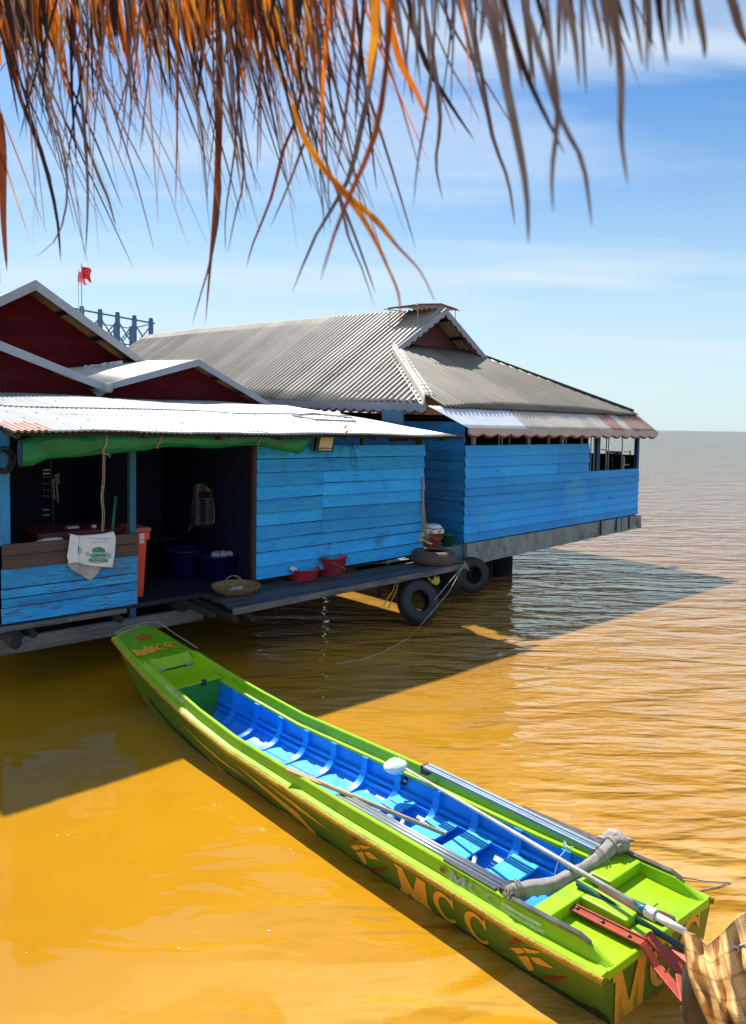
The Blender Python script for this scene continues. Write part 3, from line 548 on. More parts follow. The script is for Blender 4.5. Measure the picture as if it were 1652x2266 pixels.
Mdb=mat('dark blue post',(.006,.06,.17),.6); b=MB(HF); b.box(11.37,11.47,-.01,.08,.85,3.05); b.build('corner_post',Mdb,B,bevel=.004); b=MB(HF); tp=hs(1328,1000,0)[0]; b.box(tp-.07,tp+.07,.03,.12,.85,3.05); b.build('corner_post',Mdb,B,bevel=.004)
M_rod=mat('grey blue rod',(.25,.33,.38),.5)
for px in (1308,1315,1342,1347,1377):
    b=MB(HF); t=hs(px,1000,-.0)[0]; b.tube([(t,.0,1.9),(t,0,3.0)],.014,6); b.build('window_rod',M_rod,B)
for t in (5.9,6.0,6.25,7.6,7.66,8.3,8.9,8.96,9.2): b=MB(HF); b.tube([(t,.05,2.5),(t,.05,3.0)],.014,6); b.build('window_rod',M_rod,B)
for t in (5.1,6.9,8.15): b=MB(HF); b.box(t,t+.09,.06,.12,2.5,3.05); b.build('window_post',M_rod,B)
# windows band along the side wall
b=MB(HF); b.box(3.95,4.0,.9,1.5,3.0,3.3); b.build('window_frame',M_post,B)
# concrete float
def fz(t,lo): 
    return (lerp(.27,.49,(t-4.9)/6.6) if lo else lerp(.70,.825,(t-4.9)/6.6))
b=MB(HF)
n=7
for i in range(n):
    a=4.84+i*(11.56-4.84)/n; c=a+(11.56-4.84)/n-.012; j=rnd.uniform(-.01,.01)
    nn=6; pts=[]
    for q in range(nn+1):
        t=lerp(a,c,q/nn); lo=fz(t,1)+.018*noise.noise((t*4,1,1)); pts.append((t,lo,fz(t,0)-.004))
    vs=[];fs=[]
    for t,lo,hi in pts: vs+=[(t,-.09+j,lo),(t,-.075+j,hi),(t,.3,hi),(t,.3,lo)]
    fs=[(q*4+m,q*4+(m+1)%4,q*4+4+(m+1)%4,q*4+4+m) for q in range(nn) for m in range(4)]+[(3,2,1,0),(nn*4,nn*4+1,nn*4+2,nn*4+3)]
    b.add(vs,fs)
b.hexa([(4.84,.31,.29),(11.56,.31,.49),(11.56,6,.5),(4.84,6,.29)],[(4.84,.31,.70),(11.56,.31,.82),(11.56,6,.82),(4.84,6,.70)])
b.build('concrete_float',M_conc,B,bevel=.006)
SK.build('float_light_block',M_black,B)  # black board added below the float to keep the space under it dark
b=MB(HF); b.box(4.12,4.83,.02,1.8,.33,.655,j=.01); b.build('float_ledge',M_concb,B,bevel=.01)
for t in (9.6,10.3,10.9): b=MB(HF); b.bar((t,-.115,fz(t,1)+.05),(t,-.115,fz(t,0)+.02),.035,.03); b.build('tie_strap',M_darkmetal,B)
b=MB(HF)
for i,t in enumerate((5.2,5.9,6.6,7.3)):
    for s in (1.1,2.2,3.3,4.4): b=MB(HF); b.lathe([(.30,-.02),(.32,0),(.32,.85),(.30,.87)],(t,s,WATER_H-.15),14); b.build('float_drum',M_black,B)
# raised panel rack on the ridge
K=thing('roof_panel_rack','flat panel on a thin metal rack above the ridge of the big roof','roof panel',HF,(7.94,4.4,6.05))
pa,pb=(6.95,3.9,6.12),(8.75,3.9,6.17)
b=MB(HF); b.hexa([(7.25,3.75,6.06),(7.95,3.75,6.15),(7.95,4.9,6.18),(7.25,4.9,6.09)],[(7.25,3.75,6.08),(7.95,3.75,6.18),(7.95,4.9,6.21),(7.25,4.9,6.11)])
b.hexa([(7.96,3.75,6.15),(8.55,3.75,6.08),(8.55,4.9,6.11),(7.96,4.9,6.18)],[(7.96,3.75,6.18),(8.55,3.75,6.10),(8.55,4.9,6.13),(7.96,4.9,6.21)]); b.build('panel',M_panel,K)
b=MB(HF); b.bar((7.2,3.73,6.065),(7.95,3.73,6.165),.03,.04); b.bar((7.95,3.73,6.165),(8.6,3.73,6.09),.03,.04); b.bar((7.22,3.73,6.065),(7.22,4.95,6.095),.03,.04); b.build('panel_edge',M_redtrim,K)
b=MB(HF)
for t in (7.2,8.6):
    for s in (3.8,4.85): b.tube([(t,s,6.12),(t,s,zr(s)-SLB*abs(7.94-t))],.012,6)
for s in (3.78,4.88): b.tube([(7.0,s,6.05),(8.75,s,6.09)],.012,6)
b.build('rack_frame',M_pale,K)
# frame left lying on the white roof
b=MB(HF)
c0=[hs(px,py,1.0) for px,py in((548,932),(590,928),(640,935),(632,942),(575,941))]
q=[(2.1,2.0),(2.9,2.4),(3.35,1.7),(2.95,1.15),(2.2,1.35)]
ctr=hz(596,936,3.06)
q=[(ctr[0]+dx,ctr[1]+dy) for dx,dy in((-.5,-.1),(-.15,.45),(.5,.35),(.55,-.3),(-.1,-.5))] if 0<ctr[1]<4 else q
for i in range(len(q)): a,c=q[i],q[(i+1)%len(q)]; b.tube([(a[0],a[1],rz(*a)+.04),(c[0],c[1],rz(*c)+.04)],.02,6)
solo(b,'bent_frame',M_pale,'grey five-sided bent wire frame lying on the white zinc roof','frame',(2.6,1.7,3.05))
b=MB(HF); b.bar((1.45,-.38,2.95),(1.75,-.05,2.99),.03,.02); solo(b,'red_stick',M_redtrim,'short dark red stick lying at the white roof edge above the green tarp','stick',(1.6,-.2,2.95))
# ================================================================== lookout + flags
Dn=thing('lookout_platform','blue timber lookout railing with crossed braces behind the roofs','railing',HF,(0,30,4.5))
SD=30.0
tops=[hs(x,y,SD) for x,y in((190,684),(262,694),(305,702),(337,716))]; 
tp=[hs(x,y,SD) for x,y in((205,680),(251,687),(294,695),(336,707),(378,721))]
P0=hs(180+0,0,SD)
def zx(x,y): return ((180+x/6.883)*.8839,(740+y/6.883)*.8839)
posts=[hs(*zx(x,y),SD) for x,y in((175,230),(490,280),(790,330),(1080,385),(1365,430))]
def rail(mb,ps,drop,w): 
    for p,q in zip(ps,ps[1:]): mb.bar((p[0],p[1],p[2]-drop),(q[0],q[1],q[2]-drop),w,w)
b=MB(HF)
rl=hs(*zx(1430,482),SD)
b.bar((posts[0][0]-1.5,SD,posts[0][2]+.05),(rl[0],SD,rl[2]),.07,.08); b.build('hand_rail',M_rail,Dn)
back=[(p[0]+.2,SD+3.2,p[2]-.02) for p in posts]
b=MB(HF); b.bar((back[0][0]-1,SD+3.2,back[0][2]-.12),(back[-1][0],SD+3.2,back[-1][2]-.12),.05,.05)
b.bar((posts[-1][0],SD,posts[-1][2]-.2),(back[-1][0],SD+3.2,back[-1][2]-.14),.05,.05)
b.build('back_rail',mat('pale blue rail',(.22,.34,.46),.5),Dn)
for p in posts:
    b=MB(HF); b.box(p[0]-.1,p[0]+.1,SD-.1,SD+.1,p[2]-2.6,p[2]); b.lathe([(.1,0),(.13,.06),(.09,.15),(.001,.18)],(p[0],SD,p[2]),8); b.build('post',M_rail,Dn)
for p in back:
    b=MB(HF); b.box(p[0]-.06,p[0]+.06,p[1]-.06,p[1]+.06,p[2]-1.9,p[2]); b.build('post',M_rail,Dn)
for ps,m in((posts,M_rail),(back,M_rail)):
    for p,q in zip(ps,ps[1:]):
        b=MB(HF); b.bar((p[0],p[1],p[2]-.3),(q[0],q[1],q[2]-1.6),.06,.06); b.bar((p[0],p[1]+.03,p[2]-1.6),(q[0],q[1]+.03,q[2]-.3),.06,.06); b.build('cross_brace',m,Dn)
b=MB(HF); b.bar((posts[0][0]-1.5,SD,posts[0][2]-1.5),(posts[-1][0],SD,posts[-1][2]-1.5),.06,.06); b.box(posts[0][0]-1.5,posts[-1][0],SD,SD+3.3,posts[-1][2]-2.2,posts[-1][2]-2.0)
b.box(posts[0][0]-1,posts[-1][0],SD+.1,SD+3.2,WATER_H,posts[-1][2]-2.2); b.build('platform',M_rail,Dn)
for px,top,m,lab,w_,h_ in((181,583,M_flag,'thin flagpole flying a bright red flag behind the roofs',.52,.6),(174,594,M_pinkflag,'thinner pole with a faded pale red flag, left of the bright flag',.42,.55)):
    fs_=27 if px==181 else 28; pt=hs(px,top,fs_); pb_=hs(px+.0,690,fs_)
    Fp=thing('flagpole',lab,'flagpole',HF,(pt[0],fs_,pb_[2]-1),'flagpoles behind the roofs')
    b=MB(HF); b.tube([(pt[0],fs_,pb_[2]-1.6),(pt[0],fs_,pt[2])],.022 if px==181 else .012,6); b.build('pole',M_pale,Fp)
    b=MB(HF); 
    def fw(u,v,pt=pt,w_=w_,h_=h_,fs_=fs_): return (pt[0]+w_*u*(1-.12*math.sin(v*3)),fs_+.12*math.sin(u*7+v*2),pt[2]-.12-h_*v*(1-.25*u*math.sin(v*PI))-.14*u*u)
    b.grid(fw,16,10); flg=b.build('flag',m,Fp,smooth=True)
    if px==181:
        b=MB(HF); 
        for k in range(7):
            a=k/7*2*PI; b.tube([(lambda q:(q[0],q[1]-.012,q[2]))(fw(.5+.16*math.cos(x),.42+.2*math.sin(x))) for x in (a,a+.45)],.016,5)
        b.build('emblem',M_pale,flg)
    else:
        b=MB(HF); b.tube([(pt[0],fs_,pt[2]-.75),(pt[0]+.55,fs_,pt[2]-.68)],.012,5); b.build('spreader',M_pale,Fp)
# ================================================================== porch objects
T=thing('rolled_tarp','rolled green tarpaulin tied up under the porch eave','tarpaulin',HF,(-1,-.2,2.7))
kn=[(-3.40,.02),(-2.95,0.15),(-2.25,.10),(-1.30,.06),(-.05,.035),(1.02,.05)]
def tarp_top(t): return 2.895 - .004*(t+3.4)
ties=[-2.18,-1.42,-.02]
def tdepth(t):
    t=lerp(-3.34,.93,(t-TA)/(TB-TA))
    base=interp(t,[-3.34,-3.2,-2.5,-2.1,-1.5,-1.38,-.7,-.1,0.02,.35,.8,.93],[.27,.30,.27,.25,.19,.18,.20,.165,.165,.22,.28,.19])
    return base
TA,TB=hs(50,990,-.42)[0],hs(684,985,-.42)[0]
ties=[hs(232,960,-.42)[0],hs(352,960,-.42)[0],hs(574,960,-.42)[0]]
def tr(u,v):
    t=lerp(TA,TB,u)+(.035*math.sin(v*6) if u>.98 else 0); a=v*2*PI; d=tdepth(t)*1.2; pin=1-.05*sum(math.exp(-((t-x)/.09)**2) for x in ties)
    h=d*pin; th=.095*(1-.25*(1-pin)*8)
    topz=2.885-.012*(u)+.0
    if t<TA+.3: topz-=(TA+.3-t)*.42
    fold=.012*noise.noise((t*3.5,math.cos(a)*2.6,math.sin(a)*2.6))+.010*sum(math.sin((t-x)*0+a*9)*math.exp(-((t-x)/.22)**2) for x in ties)
    return (t,-.34-(th+fold)*math.cos(a),topz-h/2+(h/2+fold)*math.sin(a))
b=MB(HF); b.grid(tr,150,32,r=.5)
b.build('tarp_roll',M_tarp,T,smooth=True)
b=MB(HF); b.grid(lambda u,v:(lambda p,c:(p[0]-.01,lerp(c[1],p[1],u),lerp(c[2],p[2],u)))(tr(0,v),(0,-.34,2.51)),4,32,r=.5); b.build('roll_end',mat('navy roll end',(.01,.06,.2),.6),T)
for x in ties:
    b=MB(HF); u=(x-TA)/(TB-TA)
    for du in (0,.004): b.tube([(lambda p:(p[0]+.02*math.sin(k),p[1]-.012*(1 if math.cos(k/20*2*PI)>0 else -1),p[2]))(tr(u+du,k/20)) for k in range(21)],.006,5,cap=False)
    b.build('tie_cord',M_rope,T)
# hanging knotted rope
b=MB(HF); p0=hs(229,1000,-.3)
top=hs(229,1003,-.30); bot=hs(226,1176,-.12)
for dx in (0,.022):
    path=[]
    for k in range(30):
        u=k/29; path.append((lerp(top[0]-.0,bot[0],u)+dx+.018*math.sin(u*9)*math.exp(-((u-.6)/.22)**2),lerp(-.30,-.12,u),lerp(top[2],bot[2],u)))
    b.tube(path,.006,5)
km=hs(226,1078,-.2); b.lathe([(.001,-.022),(.02,0),(.001,.022)],(km[0]+.01,-.2,km[2]),8)
kt=(top[0]+.03,-.31,top[2]+.0); b.lathe([(.001,-.02),(.022,0),(.001,.02)],kt,8); b.tube([kt,(kt[0]+.06,-.33,kt[2]-.02)],.006,5); b.tube([kt,(kt[0]+.05,-.33,kt[2]-.05)],.006,5); b.tube([kt,(kt[0]+.07,-.33,kt[2]+.03)],.005,5)
solo(b,'hanging_rope',M_rope,'doubled pale rope with a knot hanging from the green tarp to the white sack','rope',bot)
# coil of cable
b=MB(HF); cc=hs(4,1018,-.1)
for k in range(12):
    r0=.08+.02*rnd.random()+.05*(k%3)*.5; ph=rnd.random()*6; b.tube([(cc[0]+r0*math.cos(a)*.9+.01*rnd.uniform(-1,1),-.12-.012*k*.5,cc[2]+(r0+.02)*math.sin(a)+.01*rnd.uniform(-1,1)) for a in [j/18*2*PI+ph for j in range(19)]],.007,5,cap=False)
solo(b,'cable_coil',M_cable,'tangled black cable coil hung on the leftmost blue post','cable coil',cc)
# sack over the half wall
S_=thing('white_sack','white printed plastic sack draped over the brown top plank','sack',HF,(-2.6,-.1,1.2))
def zs(x,y): return ((160+x/11.01)*.8839,(1320+y/11.01)*.8839)
rows=[[(180,205),(380,250),(560,250),(900,225),(1120,200),(1390,140)],
      [(165,330),(385,350),(600,360),(900,350),(1150,330),(1440,300)],
      [(135,560),(385,560),(600,570),(900,570),(1150,560),(1425,560)],
      [(95,800),(400,790),(600,800),(900,800),(1150,800),(1400,800)],
      [(140,1000),(350,975),(560,1030),(850,1080),(1100,1095),(1345,1115)]]
def surf(rows,fn,u,v):
    nr,nc=len(rows)-1,len(rows[0])-1; a=min(v*nr,nr-1e-6); c=min(u*nc,nc-1e-6); i,j=int(a),int(c); fa,fc=a-i,c-j
    p=[rows[i][j],rows[i][j+1],rows[i+1][j],rows[i+1][j+1]]
    x=(p[0][0]*(1-fc)+p[1][0]*fc)*(1-fa)+(p[2][0]*(1-fc)+p[3][0]*fc)*fa; y=(p[0][1]*(1-fc)+p[1][1]*fc)*(1-fa)+(p[2][1]*(1-fc)+p[3][1]*fc)*fa
    return fn(x,y)
def sk(x,y,off=0):
    s=-.085-.015*math.sin(x*.006+1)-.012*noise.noise((x*.006,y*.006,0))-.03*(y/1100)-(.03*math.exp(-((x-390)/40)**2))-off
    return hs(*zs(x,y),s)
b=MB(HF); b.grid(lambda u,v:surf(rows,sk,u,v),60,40,r=.5)
b.grid(lambda u,v:(lambda p:(p[0],p[1]+.06*v,p[2]+.01*math.sin(v*PI)))(surf(rows,sk,u,0)),60,4,r=.5); b.build('front_fold',M_whitebag,S_,smooth=True,solid=.003)
b=MB(HF); rows2=[[(140,1000),(350,975),(560,1030),(850,1080),(1030,1100)],[(90,960),(300,1100),(560,1200),(800,1200),(990,1170)],[(140,1080),(380,1220),(600,1330),(790,1300),(930,1280)],[(260,1200),(500,1330),(640,1430),(770,1460),(800,1420)]]
b.grid(lambda u,v:surf(rows2,lambda x,y:sk(x,y,-.035),u,v),30,24,r=.2); b.build('back_fold',mat('grey sack lining',(.62,.60,.60),.6),S_,smooth=True,solid=.003)
def spoly(mb,pts): 
    bm=bmesh.new(); vs=[bm.verts.new((x,y,0)) for x,y in pts]; bm.faces.new(vs); bmesh.ops.triangulate(bm,faces=bm.faces); 
    bmesh.ops.subdivide_edges(bm,edges=[e_ for e_ in bm.edges if e_.calc_length()>90],cuts=2,use_grid_fill=True); bmesh.ops.triangulate(bm,faces=bm.faces)
    bm.verts.index_update(); mb.add([sk(v.co.x,v.co.y,.007) for v in bm.verts],[[v.index for v in f.verts] for f in bm.faces],.5); bm.free()
b=MB(HF)
spoly(b,[(790,690),(795,610),(812,580),(828,640),(860,655),(940,660),(965,600),(985,535),(1005,600),(1030,655),(1110,660),(1130,595),(1140,640),(1150,690)])
spoly(b,[(755,745),(1190,745),(1180,775),(770,775)]); spoly(b,[(770,790),(900,780),(1160,785),(1165,810),(780,808)])
b.tube([sk(x,y,.008) for x,y in((730,740),(770,825),(1000,850),(1150,840),(1190,760))],.004,4)
pts=[(690+ (0 if k==0 else 0),0) for k in range(1)]
spoly(b,[(685,880),(760,862),(760,950),(730,925)]); spoly(b,[(1160,870),(1225,920),(1200,950),(1160,965)])
b.tube([sk(955+265*math.cos(a),915+60*math.sin(a),.008) for a in [k/24*2*PI for k in range(25)]],.004,4,cap=False)
for k in range(16): x=780+k*24; b.tube([sk(x,885+rnd.uniform(-6,6),.008),sk(x+rnd.uniform(-8,10),950,.008)],.0028,4)
spoly(b,[(395,530),(440,540),(430,640),(415,750),(395,740)])
b.build('green_print',M_print,S_)
b=MB(HF); spoly(b,[(600,700),(690,670),(740,800),(640,800)]); spoly(b,[(1200,700),(1300,730),(1320,840),(1200,860)]); spoly(b,[(775,700),(1180,700),(1180,740),(775,740)]); spoly(b,[(450,600),(490,560),(500,640),(460,740)]); b.build('pale_print',M_printp,S_)
b=MB(HF)
for y,x0,x1 in((300,670,1280),(335,900,1260),(405,740,1200)):
    x=x0
    while x<x1:
        w_=rnd.uniform(12,34); b.tube([sk(x,y+rnd.uniform(-6,6),.006),sk(x+w_,y+rnd.uniform(-6,6),.006)],.004,4); x+=w_+rnd.uniform(4,12)
b.build('lilac_print',M_lilac,S_)
# cloth lump at the left behind the wall
b=MB(HF); p0=hs(48,1198,.12); p1=hs(136,1194,.12)
b.grid(lambda u,v:(lerp(p0[0],p1[0],u),.02+.25*v,1.38+.11*math.sin(min(1,u*1.1)*PI*.62)*math.sin((.3+v*.6)*PI)+.012*noise.noise((u*8,v*8,0))),24,12); b.grid(lambda u,v:(lerp(p0[0],p1[0],u),.0,lerp(1.2,1.46,v)*1.0-(.1*(1-u) if v>.5 else 0)),8,3)
solo(b,'white_cloth',M_whitebag,'crumpled white cloth lying behind the left half of the brown top plank','cloth',(-3.3,.1,1.4),smooth=True,solid=.006)
# maroon chest
Mc=thing('maroon_chest','maroon topped chest standing behind the half wall','chest',HF,(-2.6,.9,.5))
b=MB(HF); q0=hz(82,1172,1.44); b.box(-3.05,-1.9,.35,1.15,.5,1.43); b.build('chest_body',M_maroon,Mc,bevel=.01)
b=MB(HF); b.box(-3.08,-1.85,.32,1.2,1.43,1.52); b.build('chest_lid',M_maroon,Mc,bevel=.01)
b=MB(HF); b.box(-2.6,-2.45,.6,.7,1.52,1.545); b.box(-2.3,-2.25,.5,.56,1.52,1.56); b.build('lid_scraps',M_debris,Mc)
# broom sticks
for px0,py0,px1,py1,s,m,lab,nm in((257,1098,249,1175,.2,M_greenb,'green pole leaning behind the half wall by the white sack','green_pole'),(289,1122,287,1182,.12,mat('bright blue plastic',(.01,.12,.60),.4),'blue pole leaning against the teal porch post','blue_pole')):
    a=hs(px0,py0,s); c=hs(px1,py1,s); b=MB(HF); b.tube([(c[0]-(a[0]-c[0])*1.4,s+.2,c[2]-(a[2]-c[2])*1.5),c,a],.022 if 'green' in nm else .028,10); solo(b,nm,m,lab,'pole',c,smooth=True)
# dish rack with utensils
Ur=thing('utensil_rack','black wall rack with a few pale utensils hung inside the dark porch','rack',HF,(-3,1.6,1.6))
b=MB(HF)
for py in (1040,1048,1128,1140): a=hs(96,py,1.7); c=hs(110,py,1.7); b.bar(a,c,.02,.02)
for k in range(4):
    for j in range(2): a=hs(98+j*9,1056+k*14,1.7); b.lathe([(.001,-.01),(.02,0),(.001,.01)],a,8)
b.build('shelf_rods',M_pale,Ur)
for (x0,y0,x1,y1) in((118,1060,121,1105),(124,1050,129,1112),(129,1048,131,1070)):
    b=MB(HF); b.tube([hs(x0,y0,1.65),hs((x0+x1)/2,(y0+y1)/2,1.65),hs(x1,y1,1.65)],[.02,.012,.018],8); b.build('utensil',M_steel,Ur)
b=MB(HF); a=hs(112,1010,1.6); c=hs(119,1165,1.6); b.tube([a,c],.012,6); solo(b,'thin_stick',mat('dull brown stick',(.10,.07,.05),.8),'thin brown stick standing inside the porch left of the hanging rope','stick',c)
# orange cooler (tall end visible by the doorway)
Oc=thing('orange_tub','tall orange red plastic tub standing at the left side of the doorway','tub',HF,(-1.75,.25,.5))
b=MB(HF); x0=hs(304,1200,.1)[0]; x1=hs(323,1200,.1)[0]
b.hexa([(x0-.02,.08,.56),(x1-.04,.08,.56),(x1-.04,.5,.56),(x0-.02,.5,.56)],[(x0-.06,.06,1.36),(x1,.06,1.36),(x1,.55,1.36),(x0-.06,.55,1.36)]); b.build('tub_body',M_orange,Oc,bevel=.015)
b=MB(HF); b.box(x0-.08,x1+.03,.03,.58,1.36,1.47); b.build('tub_rim',M_orange,Oc,bevel=.012)
b=MB(HF); b.box(x0-.075,x1+.045,.02,.6,1.472,1.535); b.build('tub_lid',mat('dusty orange lid',(.38,.09,.06),.6),Oc,bevel=.012)
b=MB(HF); b.box(x0-.0,x0+.07,.024,.028,1.38,1.40+.06); b.box(x0,x0+.07,.024,.028,1.32,1.372); b.build('sticker',mat('pink white sticker',(.75,.55,.56),.6),Oc)
# sack hung inside the room
Hs=thing('hanging_sack','printed white and red rice sack hanging in the dark room','sack',HF,(-.06,1.8,1.6))
b=MB(HF)
hr=[[(430,1072),(450,1068),(468,1085)],[(424,1110),(450,1110),(475,1120)],[(424,1150),(450,1140),(476,1150)],[(415,1178),(430,1165),(474,1160)]]
b.grid(lambda u,v:surf(hr,lambda x,y:ht(x,y,-.05+.02*math.sin(x*.3)),u,v),20,20,r=.5); b.build('sack_cloth',mat('shade grey sack cloth',(.20,.20,.22),.7,bump=.2),Hs,smooth=True,solid=.004)  # white cloth greyed so its colour carries the shade of the room
b=MB(HF)
for x0,x1,y0,y1 in((440,466,1088,1102),(431,470,1162,1170)): b.grid(lambda u,v:ht(lerp(x0,x1,u),lerp(y0,y1,v),-.085),4,2)
b.build('red_band',mat('dull red band',(.14,.01,.015),.6),Hs,solid=.003)
b=MB(HF)
for k in range(9): y=1108+k*5.5; a=ht(438+rnd.uniform(0,6),y,-.085); c=ht(460+rnd.uniform(0,12),y,-.085); b.bar(a,c,.004,.012)
b.build('print_lines',M_black,Hs)
# blue tubs
for i,(cx_,cy_,rr,hh,lab) in enumerate(((428,1282,.34,.46,'dark blue plastic tub standing deeper inside, left of the other tub'),(505,1285,.36,.40,'blue plastic tub holding white bags just inside the doorway'))):
    c=hz(cx_,cy_,.5); Tb=thing('blue_tub',lab,'tub',HF,(c[0],c[1],.5),'blue tubs inside the doorway')
    b=MB(HF); b.lathe([(rr*.84,0),(rr*.97,hh*.95),(rr*1.04,hh*.95),(rr*1.04,hh),(rr*.93,hh),(rr*.8,.03),(.001,.03)],(c[0],c[1]+.3,.5),32); b.build('tub_shell',M_bluetub,Tb,smooth=True)
    if i: 
        b=MB(HF)
        for k in range(5): b.lathe([(.001,-.04),(.09,-.02),(.07,.03),(.001,.05)],(c[0]-.1+.1*k*.6,c[1]+.2+.1*(k%2),.5+hh-.01),9)
        b.build('bag_contents',M_debris,Tb)
# shelf things in the dark
b=MB(HF); 
for x,y,w_ in((420+120,1157,20),(545,1160,22),(595,1155,30)): a=hs(x,y,2.2); b.lathe([(.14,0),(.17,.05),(.16,.12),(.05,.16),(.001,.16)],(a[0],2.2,a[2]-.05),12)
b.box(.05-.9,-.1,1.9,2.4,1.0,1.03)
solo(b,'stacked_bowls',mat('dim grey pots',(.02,.022,.026),.5),'dim grey pots on a shelf in the dark room','pots',(-.4,2.2,1.05),smooth=True)  # pots and shelf darkened in colour to sit in the unlit room
# floodlight
Fl=thing('floodlight','square dusty floodlight mounted at the top of the blue wall','lamp',HF,(1.45,-.15,2.6))
def zq(x,y): return ((600+x/2.36)*.8839,(700+y/2.36)*.8839)
f=[hs(*zq(x,y),-.20) for x,y in((470,912),(570,912),(555,1020),(448,1015))]; f2=[(p[0],-.13,p[2]) for p in f]
b=MB(HF); b.hexa(f,f2); b.build('lamp_housing',M_darkmetal,Fl,bevel=.006)
g=[hs(*zq(x,y),-.205) for x,y in((485,922),(560,922),(546,995),(470,992))]; b=MB(HF); b.hexa(g,[(p[0],-.199,p[2]) for p in g]); b.build('lamp_glass',M_lens,Fl,bevel=.004)
g=[hs(*zq(x,y),-.207) for x,y in((474,998),(545,1000),(543,1010),(470,1008))]; b=MB(HF); b.hexa(g,[(p[0],-.199,p[2]) for p in g]); b.build('lamp_label',M_cream,Fl)
b=MB(HF); p=hs(*zq(425,940),-.05); b.box(p[0]-.06,p[0]+.06,-.09,-.03,p[2]-.07,p[2]+.09); b.build('lamp_bracket',mat('blue grey bracket',(.05,.2,.45),.5),Fl,bevel=.004)
b=MB(HF)
def cab(pts,r=.004): b.tube([hs(*zq(x,y),-.06) for x,y in pts],r,5)
cab([(522,1015),(524,1050),(550,1072),(585,1055),(605,1015),(615,980)])
cab([(668,980),(655,1040),(660,1090),(680,1118),(695,1100),(690,1040),(672,985)])
cab([(672,920),(670,985),(684,1080)])
solo(b,'lamp_cable',M_cable,'thin dark cable looping down the blue wall beside the floodlight','cable',(1.8,-.06,2.4))
# ------------------------------------------------------------------ things on the deck
DZ=.495
c=hz(523,1311,DZ); Wb=thing('wicker_tray','shallow round wicker tray with a loop handle at the left end of the deck','basket',HF,(c[0],c[1],DZ))
rw=.355*.98
b=MB(HF); b.lathe([(.001,.005),(rw*.72,.0),(rw*.9,.05),(rw,.115),(rw*1.02,.118),(rw*.97,.105),(rw*.86,.05),(rw*.68,.018),(.001,.018)],c,48)
for k in range(40): a=k/40*2*PI; b.tube([(c[0]+rw*.74*math.cos(a),c[1]+rw*.74*math.sin(a),DZ+.0),(c[0]+rw*.93*math.cos(a),c[1]+rw*.93*math.sin(a),DZ+.055),(c[0]+rw*1.03*math.cos(a),c[1]+rw*1.03*math.sin(a),DZ+.12)],.006,4)
for j in range(5): r_=lerp(.78,1.0,j/4)*rw; z_=[.02,.04,.065,.09,.115][j]; b.tube([(c[0]+(r_+.004*(k%2))*math.cos(k/48*2*PI),c[1]+(r_+.004*(k%2))*math.sin(k/48*2*PI),DZ+z_) for k in range(49)],.0075,4,cap=False)
b.build('tray_weave',M_wicker,Wb,smooth=True)
b=MB(HF)
for o_ in (0,.02): 
    p0=hz(517,1292,DZ+.12); 
    b.tube([(p0[0]+.02+.10*math.cos(a)+o_,p0[1]+.05-.07*math.cos(a),DZ+.11+.12*math.sin(a)) for a in [k/12*PI for k in range(13)]],.008,5)
b.build('handle',M_wicker,Wb)
b=MB(HF)
for k in range(14): b.box(*(lambda x,y,s:(x,x+s,y,y+s*.6,DZ+.02,DZ+.03+rnd.random()*.04))(c[0]+rnd.uniform(-.06,.10),c[1]+rnd.uniform(-.04,.12),rnd.uniform(.02,.07)))
b.build('scraps',M_debris,Wb)
def basket(px,py,r,h,m,lab,holes,rim,nm):
    c=hz(px,py,DZ); Bk=thing(nm,lab,'basket',HF,(c[0],c[1],DZ),'red lattice baskets on the deck'); n=44; nr=9
    b=MB(HF)
    for j in range(nr):      # lattice sides
        v=j/(nr-1); rr=lerp(r*.88,r,v); b.tube([(c[0]+rr*math.cos(k/36*2*PI),c[1]+rr*math.sin(k/36*2*PI),DZ+.01+h*v) for k in range(37)],.0055,4,cap=False)
    for k in range(n): a=k/n*2*PI; b.tube([(c[0]+r*.88*math.cos(a),c[1]+r*.88*math.sin(a),DZ+.005),(c[0]+r*math.cos(a),c[1]+r*math.sin(a),DZ+h)],.0055,4)
    b.lathe([(r*.87,.0),(r*.87,.012),(.001,.012)],(c[0],c[1],DZ),32); b.lathe([(r*.86,.01),(r*.955,h*.98)],(c[0],c[1],DZ),32,cap=False)
    b.build('lattice',m,Bk)
    b=MB(HF); b.lathe([(r*.97,h-.008),(r*1.08,h-.012),(r*1.10,h+.004),(r*.97,h+.012),(r*.93,h)],(c[0],c[1],DZ),40,cap=False); b.build('rim',rim,Bk,smooth=True)
    return c,Bk
c,Bk=basket(670,1279,.265,.16,M_red,'shallow bright red lattice basket with a white card, left of the tall one',0,M_red,'red_basket')
b=MB(HF); q=[hs(*((690+x/7.867)*.8839,(1360+y/7.867)*.8839),c[1]-.12+.1*(y<500)) for x,y in((275,500),(375,420),(495,440),(360,575))]; b.prism(q,(0,.012,0)); b.build('card',M_ply,Bk)
b=MB(HF)
for k in range(16): a=rnd.random()*6.3; r_=rnd.random()*.17; b.lathe([(.001,-.02),(.035,0),(.001,.03)],(c[0]+r_*math.cos(a),c[1]+r_*math.sin(a),DZ+.12),7)
b.build('contents',mat('dark purple mixed bits',(.10,.04,.07),.5,alt=(.35,.30,.33),nscale=25),Bk)
c,Bk=basket(729,1268,.285,.28,M_redd,'tall dark red lattice basket with cut-out handles full of clutter',0,M_redd,'red_basket')
for sgn in (-1,1):
    b=MB(HF); b.grid(lambda u,v:(c[0]+.30*math.sin(lerp(-.42,.42,u)+.15),c[1]+sgn*.30*math.cos(lerp(-.42,.42,u)),DZ+.275+(.045*math.sin(u*PI)+.012)*v),16,3); b.build('handle',M_red,Bk,smooth=True,solid=.02)
